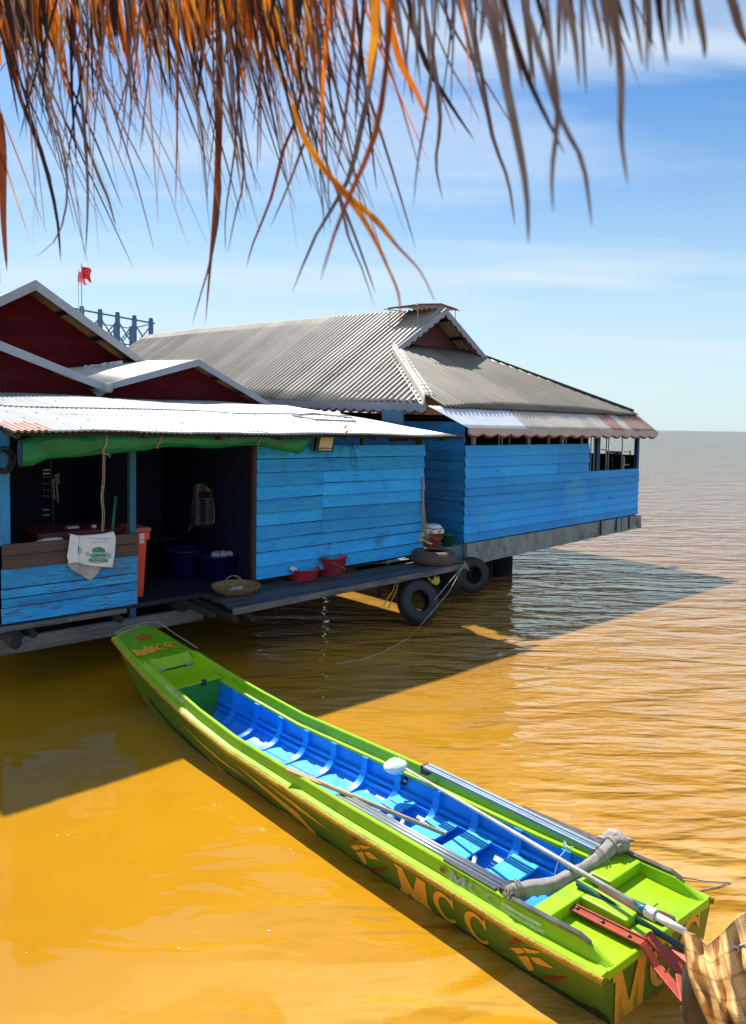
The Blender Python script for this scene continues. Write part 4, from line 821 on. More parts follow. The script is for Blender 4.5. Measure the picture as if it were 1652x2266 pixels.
b=MB(HF); b.lathe([(.001,.05),(.12,.03),(.19,-.01),(.20,-.05)],(c[0],c[1]+.02,DZ+.24),18); b.build('dark_bundle',mat('dark navy cloth',(.02,.02,.04),.6,bump=.5,bscale=12),Bk,smooth=True)
b=MB(HF)
for k in range(14): a=rnd.random()*6.3; r_=.1+rnd.random()*.1; b.lathe([(.001,-.02),(.03,0),(.001,.03)],(c[0]+r_*math.cos(a),c[1]+r_*math.sin(a),DZ+.245),7)
for k in range(8): a=-1.9+k*.07; b.lathe([(.001,-.012),(.016,0),(.001,.012)],(c[0]+.245*math.cos(a),c[1]+.245*math.sin(a),DZ+.06+.03*(k%3)),6)
b.build('contents',M_debris,Bk)
b=MB(HF); b.bar((c[0]-.13,c[1]-.255,DZ+.235),(c[0]+.13,c[1]-.262,DZ+.10),.012,.014); b.build('stick',M_rub,Bk)
# scraps near the wall
b=MB(HF); p=hz(868,1243,DZ+.02)
for k in range(7): 
    x=p[0]+rnd.uniform(-.25,.2); y=p[1]+rnd.uniform(-.04,.05); b.bar((x,y,DZ+.015+.01*k*.5),(x+rnd.uniform(.1,.25),y+rnd.uniform(-.03,.03),DZ+.02+.01*k*.5),.03,.015)
solo(b,'wood_offcuts',M_debris,'small pile of white offcuts on the deck by the foot of the blue wall','offcuts',p)
b=MB(HF)
for k in range(3): 
    p=hz(800+k*26,1250-k*3,DZ+.01); b.bar((p[0]-.25,p[1]+.02,DZ+.01),(p[0]+.3,p[1]+.03,DZ+.012),.05,.014)
solo(b,'grey_slats',M_grey,'thin grey slats lying flat on the deck behind the red baskets','slats',(2,-.1,DZ))
# ------------------------------------------------------------------ tyres
def tyre(c,R_,w_,axis,m,lab,grp=None,fr=HF,noff=0):
    Ty=thing('tyre',lab,'tyre',fr,c,grp)
    prof=[]
    for a in range(0,25):
        th=a/24*2*PI; x=math.cos(th); y=math.sin(th)
        r_=R_-w_*.47+ (w_*.47)*(abs(x)**.6)*(1 if x>0 else -1); z_=(w_*.5)*(abs(y)**.7)*(1 if y>0 else -1)
        if x<-.55: 
            pass
        prof.append((r_,z_))
    prof=[p for p in prof]
    # open the inner side: rim gap
    prof=[p for i,p in enumerate(prof) if not (10<=i<=14)]
    prof=prof[10:]+prof[:10]
    b=MB(fr); b.lathe(prof,c,40,axis=axis,cap=False); b.build('carcass',m,Ty,smooth=True,solid=.012)
    b=MB(fr); M=Vector(axis).to_track_quat('Z','Y').to_matrix(); cc=Vector(c)
    for j in (-.3,-.1,.1,.3):
        b.tube([cc+M@Vector(((R_+.001)*math.cos(a),(R_+.001)*math.sin(a),w_*j)) for a in [k/44*2*PI for k in range(45)]],.009,5,cap=False)
    for j in range(44):
        a=j/44*2*PI
        for sg in (-1,1): b.bar(cc+M@Vector(((R_-.004)*math.cos(a),(R_-.004)*math.sin(a),sg*w_*.36)),cc+M@Vector(((R_-.03)*math.cos(a),(R_-.03)*math.sin(a),sg*w_*.46)),.012,.02)
    b.build('tread',m,Ty)
    return Ty
c=hz(940,1224,DZ+.14); c=(c[0],min(c[1],-.30),DZ+.115)
tyre(c,.385,.23,(0.02,-.05,1),M_tyreb,'dusty brown tyre lying flat at the right end of the deck')
ca=hs(925,1331,-.88); tyre(ca,.36,.22,(-.25,-1,.42),M_tyre,'large black tyre hanging tilted in front under the deck edge','tyres hung as fenders')
cb=hs(985,1282,-.35); tyre(cb,.33,.18,(-1,-.35,.1),M_tyre,'half hidden tyre hanging in the dark behind the yellow rag','tyres hung as fenders')
ccx=hs(1044,1272,-.30); tyre(ccx,.335,.2,(-.42,-1,.1),M_tyre,'upright black tyre with scuffed lower rim hanging at the concrete corner','tyres hung as fenders')
cd=hs(1020,1243,.05); tyre((cd[0],.12,cd[2]-.02),.2,.16,(-1,-.5,.5),mat('grey scuffed rubber',(.07,.075,.07),.7),'small grey tyre wedged on the concrete corner above the upright tyre')
# ------------------------------------------------------------------ ropes around the corner
b=MB(HF); a0=hs(937,1095,-.05)
z8=lambda x,y:((950+x/5.507)*.8839,(1250+y/5.507)*.8839)
for k in range(7):
    e_=hs(*z8(590+k*16,560+rnd.uniform(-20,25)),-.1-.03*k); st=hs(*z8(598+k*3,60),-.06); b.tube([(st[0],-.05,st[2]+.5),st,hs(*z8(592+k*8,300),-.07-.01*k),e_],.006,5)
for y in (80,140,340,460): 
    for q_ in (585,615): b.lathe([(.001,-.022),(.024,0),(.001,.022)],hs(*z8(q_,y),-.08),7)
solo(b,'rope_bundle',M_rope,'bundle of knotted pale ropes hanging down the right corner of the blue wall','rope',hs(*z8(600,500),-.08))
b=MB(HF)
for k in range(9): 
    x=540+k*20; b.tube([hs(*z8(x,540+k*8+rnd.uniform(-8,8)),-.18),hs(*z8(x+30,555+k*8+rnd.uniform(-10,10)),-.2)],.014,5)
for k in range(6): b.tube([hs(*z8(560+k*12,470+rnd.uniform(-20,20)),-.16),hs(*z8(575+k*12,500+rnd.uniform(-20,20)),-.16)],.01,5)
solo(b,'yellow_ribbon',mat('cream yellow ribbon',(.72,.62,.32),.7),'pale yellow ribbon tied around the rope bundle above the brown tyre','ribbon',hs(*z8(600,560),-.18))
b=MB(HF); q=[hs(*z8(x,y),-.62) for x,y in((720,1140),(760,1095),(785,1050),(795,1100),(825,1060),(838,1140),(800,1185),(750,1165))]; b.prism(q,(0,.03,0)); b.tube([hs(*z8(x,y),-.62) for x,y in((670,1080),(700,1110),(740,1130))],.012,5)
solo(b,'yellow_rag',M_yellowrag,'torn yellow rag hanging under the deck end between the tyres','rag',hs(*z8(780,1120),-.62))
b=MB(HF)
for x0,y0,x1,y1 in((235,1130,60,1465),(265,1130,130,1500)):
    b.tube([hs(*z8(x0,y0),-.76),hs(*z8(lerp(x0,x1,.35)+12,lerp(y0,y1,.4)),-.78),hs(*z8(lerp(x0,x1,.8),lerp(y0,y1,.8)),-.82),hs(*z8(x1,y1),-.86)],.011,6)
solo(b,'yellow_rope',M_yrope,'two yellow rope ends hanging from the deck edge left of the front tyre','rope',hs(*z8(235,1130),-.78))
# mooring lines: from the deck end down to the water, slack curve
b=MB(HF); p=hs(*z8(1170,900),-.78)
def wpt(px,py): return hz(px,py,WATER_H+.0)
w1=wpt(830,1440-22); w2=wpt(745,1482)
e1=hs(*z8(760,1390),-1.2); 
b.tube([p,L3(p,e1,.5),e1,],.007,5)
m1=hs(*z8(960,1280),-1.15); w3=wpt(905,1412); b.tube([p,m1,hs(*z8(700,1590),-1.7),w3,],.007,5)
for k in range(5): b.lathe([(.001,-.03),(.03,0),(.001,.03)],(p[0]+.02*rnd.uniform(-1,1),-.79,p[2]+.02*rnd.uniform(-2,1)),7)
b.tube([p,(p[0]+.12,-.8,p[2]-.12)],.012,5); b.tube([p,(p[0]+.05,-.78,p[2]+.05),(p[0]+.02,-.5,p[2]+.02)],.008,5)
solo(b,'mooring_rope',M_rope,'two thin mooring ropes running down from the deck tip to the water','rope',p)
b=MB(); 
def WP(px,py,z=.008): d=ray(px,py); k=(z-H)/d.z; return (d.x*k,d.y*k,z)
b.tube([WP(905,1412),WP(850,1442),WP(800,1460),WP(740,1470)],.008,5); solo(b,'floating_line',M_rope,'thin pale line floating on the dark water under the deck','rope',WP(850,1442))
# buckets on the ledge
LZ=.66
def bucket(px,py,r,h,m,nm,lab):
    c=hz(px,py,LZ); c=(c[0],max(c[1],.1),LZ); Bu=thing(nm,lab,'bucket',HF,c); b=MB(HF)
    b.lathe([(r*.74,0),(r*.97,h*.9),(r*1.06,h*.9),(r*1.06,h),(r*.95,h),(r*.70,.02),(.001,.02)],c,28); b.build('bucket_shell',m,Bu,smooth=True); return c,Bu
c,Bu=bucket(957,1213,.185,.36,M_pink,'red_bucket','faded red bucket lined with a white bag behind the brown tyre')
b=MB(HF); b.grid(lambda u,v:(c[0]+(.20+.02*math.sin(u*40)+.03*v*math.sin(v*3))*math.cos(u*2*PI),c[1]+(.20+.02*math.sin(u*40))*math.sin(u*2*PI),c[2]+.36+.05*math.sin(v*PI)-.05*v+.02*noise.noise((u*12,v*3,1))),48,6); b.lathe([(.19,.0),(.14,.06),(.05,.05),(.001,.06)],(c[0],c[1],c[2]+.40),18); b.build('bag_liner',M_whitebag,Bu,smooth=True)
b=MB(HF); b.tube([(c[0]+.19*math.cos(a),c[1]-.02-.17*abs(math.sin(a)),c[2]+.30-.1*math.sin(a)) for a in [k/12*PI for k in range(13)]],.006,5); b.build('handle',M_rope,Bu)
bucket(990,1208,.125,.24,M_greenb,'green_bucket','small green bucket at the foot of the side wall beside the red bucket')
# ------------------------------------------------------------------ things in the open corner of the right house
Ch=thing('metal_chair','cream metal chair frame in the open corner of the right house','chair',HF,(11,.8,.85))
z3=lambda x,y:((1450+x/9.718)*.8839,(1060+y/9.718)*.8839)
for pts in ([(1085,800),(1100,860),(1075,1170)],[(1250,660),(1240,1000)],[(1390,820),(1370,1160)]):
    b=MB(HF); b.tube([hs(*z3(x,y),.25) for x,y in pts],.022,7); b.build('leg',M_chair,Ch)
b=MB(HF); b.tube([hs(*z3(x,y),.25) for x,y in((1095,1005),(1380,1015))],.02,7); b.tube([hs(*z3(x,y),.25) for x,y in((1110,688),(1245,688))],.012,6); b.build('cross_bar',M_chair,Ch)
b=MB(HF); r3=[[(700,665),(860,670),(1060,685)],[(600,760),(860,770),(1050,810)],[(700,830),(880,900),(1030,940)]]
b.grid(lambda u,v:surf(r3,lambda x,y:hs(*z3(x,y),.9+.04*math.sin(x*.03)),u,v),24,10)
r4=[[(300,640),(420,600),(480,760)],[(380,900),(420,950),(470,1000)],[(380,1150),(430,1150),(470,1160)]]
solo(b,'hanging_blanket',M_pattern,'dim mauve patterned blanket hung inside the open corner of the right house','blanket',hs(*z3(860,800),.9),smooth=True,solid=.01)
b=MB(HF); b.tube([hs(*z3(x,y),.85) for x,y in((540,625),(640,650),(760,710),(910,830),(1050,835))],.014,6)
solo(b,'curved_pipe',M_pale,'thin curved pale pipe in front of the mauve blanket','pipe',hs(*z3(760,710),.85))
for x,y0,y1 in((805,820,940),(885,890,1000),(910,1030,1100),(830,980,1100),(1000,980,1120)):
    b=MB(HF); b.tube([hs(*z3(x,y0),.7),hs(*z3(x+6,y1),.7)],.016,6); solo(b,'bottle',mat('dim pale bottles',(.32,.29,.26),.5),'slim pale bottle below the mauve patterned blanket','bottle',hs(*z3(x,y1),.7),'slim bottles below the blanket')
# ================================================================== BOAT
Bt=thing('long_boat','long narrow lime green boat with blue interior and orange MCC lettering','boat',BF,(3,0,WB))
AZ=[-.1,0,.5,1,3.4,4,4.5,5,5.5,5.9]; ZZ=[.4,.4,.385,.375,.375,.42,.475,.55,.63,.70]
AW=[0,.5,1,2,3,4,4.5,5,5.5,5.88]; WW=[.50,.51,.49,.48,.445,.405,.375,.34,.295,.25]
Z=lambda a:interp(a,AZ,ZZ)
def Wd(a): return interp(a,AW,WW)
def kz(a): return interp(a,[0,1,3.8,4.6,5.2,5.6,5.88],[-.10,-.14,-.14,-.06,.16,.38,.56])
def hullpt(a,v,off=0):     # v 0 at rail, 1 at chine; left side is negative
    w_=Wd(a); zt=Z(a)-.03; zb=kz(a)+.02
    wb=w_*.66 if a<4.5 else w_*lerp(.66,.80,(a-4.5)/1.4)
    vv=v; w2=lerp(w_,wb,vv**1.25); z_=lerp(zt,zb,vv)
    return (a,-(w2+off),z_)
NA=90
def av(i): return 5.88*i/NA
b=MB(BF)
b.grid(lambda u,v:hullpt(5.88*u,v),NA,10); b.grid(lambda u,v:(lambda p:(p[0],-p[1],p[2]))(hullpt(5.88*u,v)),NA,10)
b.grid(lambda u,v:(5.88*u,lerp(-1,1,v)*abs(hullpt(5.88*u,1)[1]),kz(5.88*u)+.02-.03*math.sin(v*PI)),NA,6)
# transom and bow plate
b.grid(lambda u,v:(lambda p:(-.0,p[1]*(1-2*u),p[2]))(hullpt(0,v)),12,10); b.grid(lambda u,v:(lambda p:(5.88,p[1]*(1-2*u),p[2]))(hullpt(5.88,v)),8,6)
b.build('hull',M_hull,Bt,smooth=False)
for sg in (-1,1):
    b=MB(BF); b.grid(lambda u,v:(lambda p:(p[0],-sg*p[1] if sg<0 else -p[1],p[2]))((lambda q:(q[0],q[1],q[2]))(hullpt(5.0*u,lerp(.49+.0*u-.05*noise.noise((u*40,1,sg)),.60,v),.0035))),120,3); b.v=[(x,(-abs(y) if sg<0 else abs(y)),z) for x,y,z in b.v]; b.build('waterline_stain',mat('wet algae stain',(.018,.026,.010),.25,alt=(.03,.035,.012),nscale=12),Bt)
    b=MB(BF)
    def rs(u,v):
        a=lerp(-.01,5.9,u); w_=Wd(a); an=v*2*PI; rr=.018+.003*noise.noise((a*9,v*3,sg)); return (a,sg*(w_+.004+rr*math.cos(an)*.8),Z(a)-.026+rr*math.sin(an)*1.1)
    b.grid(rs,160,10); b.build('rubbing_strip',M_rub,Bt,smooth=True)
    b=MB(BF)   # gunwale: ledge, coaming up, top, inner face, inner ledge
    def sec(a):
        w_=Wd(a); z_=Z(a); hgt=interp(a,[0,.02,.14,5.05,5.3],[.01,.02,.078,.078,.015]); iw=interp(a,[0,5,5.4],[.06,.05,.035])
        inn=.15 if .48<a<4.6 else .075
        return [(w_,z_-.045),(w_+.006,z_-.006),(w_-.002,z_),(w_-iw+.008,z_+.004),(w_-iw-.004,z_+hgt-.006),(w_-iw-.010,z_+hgt),(w_-iw-.032,z_+hgt),(w_-iw-.038,z_+hgt-.006),(w_-iw-.048,z_+hgt*.0+.004),(w_-iw-.052,z_),(w_-iw-.085,z_-.004),(w_-iw-.09,z_-.02)]
    n=120; m_=len(sec(1)); vs=[]
    for i in range(n+1):
        a=5.9*i/n; vs+=[(a,sg*y,z_) for y,z_ in sec(a)]
    b.add(vs,[(i*m_+k,i*m_+k+1,(i+1)*m_+k+1,(i+1)*m_+k) for i in range(n) for k in range(m_-1)]+[tuple(range(m_)),tuple(n*m_+k for k in range(m_))],.5)
    b.build('gunwale',M_bgreen,Bt,bevel=0)
# blue inside
def inpt(a,v,off=0):   # v 0 right top .. 1 left top  (cross section)
    w_=Wd(a)-.125; zt=Z(a)-.015; zb=.115
    th=v*PI; x=math.cos(th); y=math.sin(th)
    ex=.55; X=(abs(x)**ex)*(1 if x>0 else -1)*(w_-off); Zz=zt-(zt-zb-off)*(y**.62) if y>0 else zt
    return (a,X,Zz)
b=MB(BF); b.grid(lambda u,v:inpt(lerp(.47,4.62,u),v),60,28,r=.5); b.build('inner_hull',M_bblue,Bt,smooth=True)
ribs=[4.30,3.97,3.62,3.27,2.92,2.56,2.20,1.82,1.47,1.12,.78]
for a in ribs:
    b=MB(BF); vs=[];n=26
    for k in range(n+1):
        v=k/n; o_=.035; hw=.030; p=inpt(a-hw,v); q=inpt(a-hw,v,o_); r_=inpt(a+hw,v,o_); s_=inpt(a+hw,v); vs+=[p,q,r_,s_]
    b.add(vs,[(i*4+m,i*4+(m+1)%4,i*4+4+(m+1)%4,i*4+4+m) for i in range(n) for m in range(4)]+[(0,1,2,3),(n*4,n*4+1,n*4+2,n*4+3)]); b.build('rib',M_bblue,Bt)
for v_ in (.13,.21,.79,.87):
    b=MB(BF); P=[inpt(lerp(.5,4.6,k/30),v_,.014) for k in range(31)]
    for p,q in zip(P,P[1:]): b.bar(p,q,.028,.03)
    b.build('stringer',M_bblue,Bt)
b=MB(BF)
for y0,y1 in((-.235,-.085),(-.075,.075),(.085,.235)):
    for a0,a1 in [(ribs[i+1]+.026,ribs[i]-.026) for i in range(2,6)]: b.box(a0,a1,y0,y1,.128+rnd.uniform(-.003,.003),.142)
b.build('floor_boards',M_bseat,Bt,bevel=.003)
for i,(a,w_,y0,y1,z_) in enumerate(((2.08,.17,.10,.36,.21),(1.70,.21,-.28,.33,.20),(1.40,.20,-.26,.34,.21),(1.03,.19,-.24,.30,.21))):
    b=MB(BF); ym=(y0+y1)/2-.05
    for (p,q) in ((y0,ym-.01),(ym+.01,y1)):
        tl_=rnd.uniform(-.008,.012); b.hexa([(a-w_/2,p,z_-.016),(a+w_/2,p,z_-.016+tl_),(a+w_/2,q,z_-.016+tl_),(a-w_/2,q,z_-.016)],[(a-w_/2,p,z_),(a+w_/2,p,z_+tl_),(a+w_/2,q,z_+tl_),(a-w_/2,q,z_)])
    b.build('seat_board',M_bseat,Bt,bevel=.004)
    b=MB(BF); b.box(a-.02,a+.02,y0+.06,y0+.1,.1,z_-.018); b.box(a-.02,a+.02,y1-.1,y1-.06,.1,z_-.018); b.build('seat_support',M_bblue,Bt)
# hatch box at the bow
Hb=MB(BF)
def iw_(a): return Wd(a)-.10
Hb.hexa([(4.58,-iw_(4.58),.06),(5.16,-iw_(5.16)*.8,.2),(5.16,iw_(5.16)*.8,.2),(4.58,iw_(4.58),.06)],[(4.58,-iw_(4.58),.488),(5.16,-iw_(5.16),.52),(5.16,iw_(5.16),.52),(4.58,iw_(4.58),.488)])
hb=Hb.build('hatch_box',mat('mid green locker paint',(.05,.30,.012),.4,alt=(.04,.24,.01),nscale=2,wear=6,wearc=(.02,.12,.02),wthr=.68),Bt)
b=MB(BF); b.hexa([(4.555,-iw_(4.6)+.015,.492),(5.0,-iw_(5.0)+.015,.515),(5.0,iw_(5.0)-.015,.515),(4.555,iw_(4.6)-.015,.492)],[(4.555,-iw_(4.6)+.015,.51),(5.0,-iw_(5.0)+.015,.533),(5.0,iw_(5.0)-.015,.533),(4.555,iw_(4.6)-.015,.51)])
lid=b.build('hatch_lid',M_bgreen,Bt,bevel=.004)
for y in (-.15,.15):
    b=MB(BF); b.box(4.985,5.03,y-.035,y+.035,.535,.542); b.tube([(5.008,y-.035,.545),(5.008,y+.035,.545)],.006,6); b.build('hinge',M_alu,lid)
b=MB(BF); b.box(4.54,4.57,.03,.07,.47,.52); b.build('latch',M_darkmetal,hb)
b=MB(BF); b.hexa([(5.05,-iw_(5.05),.53),(5.17,-iw_(5.1),.53),(5.17,iw_(5.1),.53),(5.05,iw_(5.05),.53)],[(5.14,-iw_(5.1)+.01,.625),(5.17,-iw_(5.1)+.01,.63),(5.17,iw_(5.1)-.01,.63),(5.14,iw_(5.1)-.01,.625)]); b.build('hatch_lip',M_bgreen,Bt)
b=MB(BF); b.grid(lambda u,v:(lerp(5.14,5.90,u),lerp(-1,1,v)*(Wd(lerp(5.14,5.88,u))-.04),Z(lerp(5.14,5.88,u))+.035+.02*math.sin(v*PI)),10,10); b.grid(lambda u,v:(5.9,lerp(-1,1,u)*(Wd(5.88)-.04),lerp(Z(5.88)+.035,Z(5.88)-.1,v)),6,2); b.build('bow_deck',M_bcoam,Bt,smooth=False,solid=.012)
# stern deck
b=MB(BF); sd=.40; w0=.42
b.box(.0,.47,-.44,.44,sd-.03,sd); b.box(.455,.475,-.40,.40,.12,.465); b.build('stern_floor',M_bgreen,Bt)
b=MB(BF)
b.box(.375,.485,-.425,-.005,sd+.001,.468); b.box(.345,.485,.10,.425,sd+.001,.468)
b.hexa([(.10,-.145,sd+.001),(.376,-.145,sd+.001),(.376,-.004,sd+.001),(.10,-.03,sd+.001)],[(.105,-.14,.468),(.376,-.135,.468),(.376,-.006,.468),(.11,-.035,.468)])
b.hexa([(.0,-.175,sd+.001),(.095,-.165,sd+.001),(.095,-.02,sd+.001),(.0,-.02,sd+.001)],[(.01,-.165,.43),(.095,-.155,.43),(.095,-.03,.43),(.01,-.03,.43)])
b.build('stern_step',M_bgreen,Bt,bevel=.01)
b=MB(BF); b.box(-.012,.012,-.46,.46,.36,.408); b.build('transom_cap',M_bgreen,Bt,bevel=.006)
b=MB(BF); b.bar((.40,.06,sd+.012),(.0,.10,sd+.012),.09,.02); b.build('motor_slot',M_darkred,Bt)
for sg in (-1,1):
    b=MB(BF); x0=.66; b.tube([(x0-k*.06,sg*(Wd(x0-k*.06)-.075+0*k),Z(x0-k*.06)+.090-(.0 if k<9 else .02)) for k in range(10)],.014,6); b.build('metal_strip',M_steel,Bt)
b=MB(BF); b.tube([(a,-(Wd(a)-.078),Z(a)+.084) for a in (.72,.85,1.0,1.12)],.010,6); b.build('metal_strip',M_steel,Bt)
b=MB(BF); b.tube([(a,(Wd(a)-.065),Z(a)+.086) for a in (.62,.8,1.0,1.15)],.016,6); b.build('metal_strip',M_steel,Bt)
# lettering ---------------------------------------------------------
GM=[(0,0),(.30,0),(.30,.10),(.22,.12),(.22,.62),(.46,.0),(.56,0),(.80,.64),(.80,.12),(.72,.10),(.72,0),(1.06,0),(1.06,.10),(.98,.12),(.98,.88),(1.06,.90),(1.06,1),(.78,1),(.53,.34),(.28,1),(0,1),(0,.90),(.08,.88),(.08,.12),(0,.10)]
def GC(n=20):
    out=[]
    for k in range(n):
        q=[]
        for j in (k,k+1):
            a=R(40)+(R(322)-R(40))*j/n; q.append(((.47+.47*math.cos(a),.5+.5*math.sin(a)),(.52+.30*math.cos(a),.5+.375*math.sin(a))))
        out.append([q[0][0],q[1][0],q[1][1],q[0][1]])
    out.append([(.86,.99),(.80,.99),(.78,.80),(.74,.72),(.86,.62)])
    return out
def glyph(mb,polys,mapf,sub=.12):
    if isinstance(polys[0],tuple): polys=[polys]
    for poly in polys:
        bm=bmesh.new(); vs=[bm.verts.new((x,y,0)) for x,y in poly]; bm.faces.new(vs); bmesh.ops.triangulate(bm,faces=bm.faces)
        for ax in (0,1):
            lo=min(p[ax] for p in poly); hi=max(p[ax] for p in poly); st_=sub if hi-lo<1.3 else .25; k=math.floor(lo/st_)+1
            while k*st_<hi:
                c=[0,0,0]; c[ax]=k*st_; nn=[0,0,0]; nn[ax]=1
                bmesh.ops.bisect_plane(bm,geom=bm.verts[:]+bm.edges[:]+bm.faces[:],plane_co=c,plane_no=nn,dist=1e-6); k+=1
        bm.verts.index_update(); mb.add([mapf(v.co.x,v.co.y) for v in bm.verts],[[v.index for v in f.verts] for f in bm.faces],.5); bm.free()
def side(x,y,a0,wa,v0=.50,v1=.07): return hullpt(a0-x*wa,lerp(v0,v1,y),.004)
for g,a0,wa in((GM,1.46,.245),(GC(),1.155,.20),(GC(),.905,.20)):
    b=MB(BF); glyph(b,g,lambda x,y:side(x,y,a0,wa)); b.build('letter',M_letter,Bt)
def zig(a0):
    for pts,m in (([(-.02,.60),(.20,.93),(.40,1.0),(.12,.68)],M_zred),([(.02,.50),(.30,.74),(.40,.68),(.20,.46)],M_letter),([(.34,.78),(.78,.99),(.62,.82),(.44,.70)],M_letter),([(.18,.40),(.44,.60),(.52,.24),(.38,.08)],M_letter),([(.48,.60),(.70,.76),(1.0,.68),(.62,.50)],M_letter),([(.50,.0),(.82,.30),(1.25,.64),(1.0,.26)],M_zred)):
        b=MB(BF); glyph(b,pts,lambda x,y:hullpt(a0-x*.30,lerp(.50,.04,y),.004),.25); b.build('stripe_mark',m,Bt)
zig(1.90); zig(.58)
for pts in ([(4.4,.20),(3.6,.34),(3.1,.30),(3.6,.28)],[(4.2,.40),(3.2,.62),(2.7,.60),(3.3,.55)],[(3.3,.14),(2.6,.40),(2.15,.62),(2.5,.30)],[(2.9,.10),(2.45,.22),(2.1,.24),(2.5,.14)],[(2.75,.48),(2.3,.55),(2.12,.70),(2.4,.66)]):
    b=MB(BF); glyph(b,[((p[0]),p[1]) for p in pts],lambda x,y:hullpt(x,y,.004),.3); b.build('stripe_mark',M_letter,Bt)
b=MB(BF); glyph(b,[(3.35,.40),(2.9,.45),(2.35,.72),(2.8,.66)],lambda x,y:hullpt(x,y,.0035),.3); b.build('stripe_mark',M_zred,Bt)
# transom letters
for g,y0,w_,zb_,zt_ in((GM,-.42,.27,.07,.355),(GC(),-.10,.23,.12,.365),(GC(),.18,.23,.12,.365)):
    b=MB(BF); glyph(b,g,lambda x,y:(-.006,y0+x*w_,lerp(zb_,zt_,y))); b.build('letter',M_letter,Bt)
# coaming small lettering (outer face of left coaming)
def coam(a,h): 
    w_=Wd(a); z_=Z(a); return (a,-(w_-.045+.004-h*.012*1.0)-.003,z_+.006+h*.066)
for g,a0,wa in((GM,1.05,.13),(GC(),.90,.11),(GC(),.77,.11)):
    b=MB(BF); glyph(b,g,lambda x,y:coam(a0-x*wa,.08+.84*y)); b.build('small_letter',M_silver,Bt)
b=MB(BF)
for k in range(6): a=k/6*2*PI; glyph(b,[(.3*math.cos(t_)+.32*math.cos(a),.3*math.sin(t_)+.32*math.sin(a)) for t_ in [q_/8*2*PI for q_ in range(8)]],lambda x,y:coam(1.10-x*.045,.5+y*.42))
b.build('flower_mark',mat('pink red mark',(.55,.14,.09),.5),Bt)
def text_to(mb,s_,mapf):
    cu=bpy.data.curves.new('t','FONT'); cu.body=s_; cu.size=1; cu.resolution_u=2; o=bpy.data.objects.new('t',cu); sc.collection.objects.link(o)
    me=o.evaluated_get(bpy.context.evaluated_depsgraph_get()).to_mesh(); wmax=max(v.co.x for v in me.vertices)
    mb.add([mapf(v.co.x/wmax,v.co.y/.72) for v in me.vertices],[list(p.vertices) for p in me.polygons],.5); bpy.data.objects.remove(o)
bpy.context.view_layer.update()
b=MB(BF); text_to(b,'COR609E4001-0978860497',lambda x,y:coam(.655-x*.29,.12+.30*y)); b.build('small_text',mat('white small text',(.75,.78,.68),.5),Bt)
b=MB(BF)
a=.65
while a>.39: 
    w_=rnd.uniform(.006,.014); b.add([coam(a,.55),coam(a-w_,.56),coam(a-w_,.80),coam(a,.78)],[(0,1,2,3)]); a-=w_+.004
b.build('small_text',MATS['white small text'],Bt)
b=MB(BF); pw=[]
for k in range(16):
    a0=4.62-k*.024; b.tube([coam(a0,.3+.2*rnd.random()),coam(a0-.012,.75+.15*rnd.random()),coam(a0-.02,.35+.2*rnd.random())],.0035,4)
b.build('white_script',MATS['white small text'],Bt)
# bow deck letters and emblem
def bow(a,y): return (a,y,Z(a)+.047+.02*math.cos(y/ .6*PI)*.95)
def bowz(a,y): 
    v=(y/(Wd(min(a,5.88))-.04)+1)/2; return (a,y,Z(min(a,5.88))+.035+.02*math.sin(v*PI)+.010)
for da,dy in ((0,0),(.035,-.035)):
    for g,y0,w_ in((GM,-.24,.17),(GC(),-.05,.13),(GC(),.10,.13)):
        b=MB(BF); glyph(b,g,lambda x,y:(lambda p:(p[0],p[1],p[2]+(.0 if da else .002)))(bowz(5.26+y*.14+da,y0+x*w_+dy))); b.build('bow_letter',M_letter,Bt)
b=MB(BF); glyph(b,[(math.cos(t_)*(.85+.15*math.cos(5*t_)),math.sin(t_)*(.85+.15*math.cos(5*t_))) for t_ in [k/30*2*PI for k in range(30)]],lambda x,y:bowz(5.64+x*.07,-.02+y*.10)); b.build('bow_emblem',mat('orange brown emblem',(.50,.14,.01),.5),Bt)
b=MB(BF); b.tube([(5.80,-.28,.77),(5.84,-.1,.80),(5.86,.12,.80),(5.82,.24,.79),(5.6,.31,.70),(5.2,.36,.62)],.006,5); b.tube([(5.74,-.28,.75),(5.78,-.1,.79),(5.82,.1,.79)],.006,5); solo(b,'bow_rope',M_rope,'thin pale mooring cord lashed across the bow of the green boat','rope',(5.8,0,.77))
# stern bracket
Br=MB(BF); Br.bar((.40,-.215,.435),(-.02,-.195,.435),.045,.012); Br.bar((.40,-.19,.425),(-.02,-.165,.425),.01,.05); Br.bar((-.02,-.195,.435),(-.10,-.20,.36),.045,.014); Br.bar((-.10,-.20,.36),(-.34,-.31,.33),.05,.014)
br=thing('motor_bracket','rust red angle iron motor bracket bolted on the stern of the green boat','bracket',BF,(.1,-.2,.42)); Br.build('angle_arm',M_redmetal,br,bevel=.003)
b=MB(BF); b.bar((-.0,-.135,.45),(-.18,-.14,.36),.06,.016); b.bar((-.18,-.14,.36),(-.30,-.30,.34),.05,.014); b.build('side_plate',M_redmetal,br,bevel=.003)
b=MB(BF); b.bar((-.08,-.03,.36),(-.32,-.12,.36),.05,.05); b.bar((-.15,-.02,.33),(-.3,-.3,.31),.05,.02); b.build('cross_plate',M_pinkmetal,br,bevel=.003)
for a in (.35,.20,.05): b=MB(BF); b.lathe([(.011,0),(.011,.008),(.001,.012)],(a,-.205,.441),8); b.build('bolt',M_darkmetal,br)
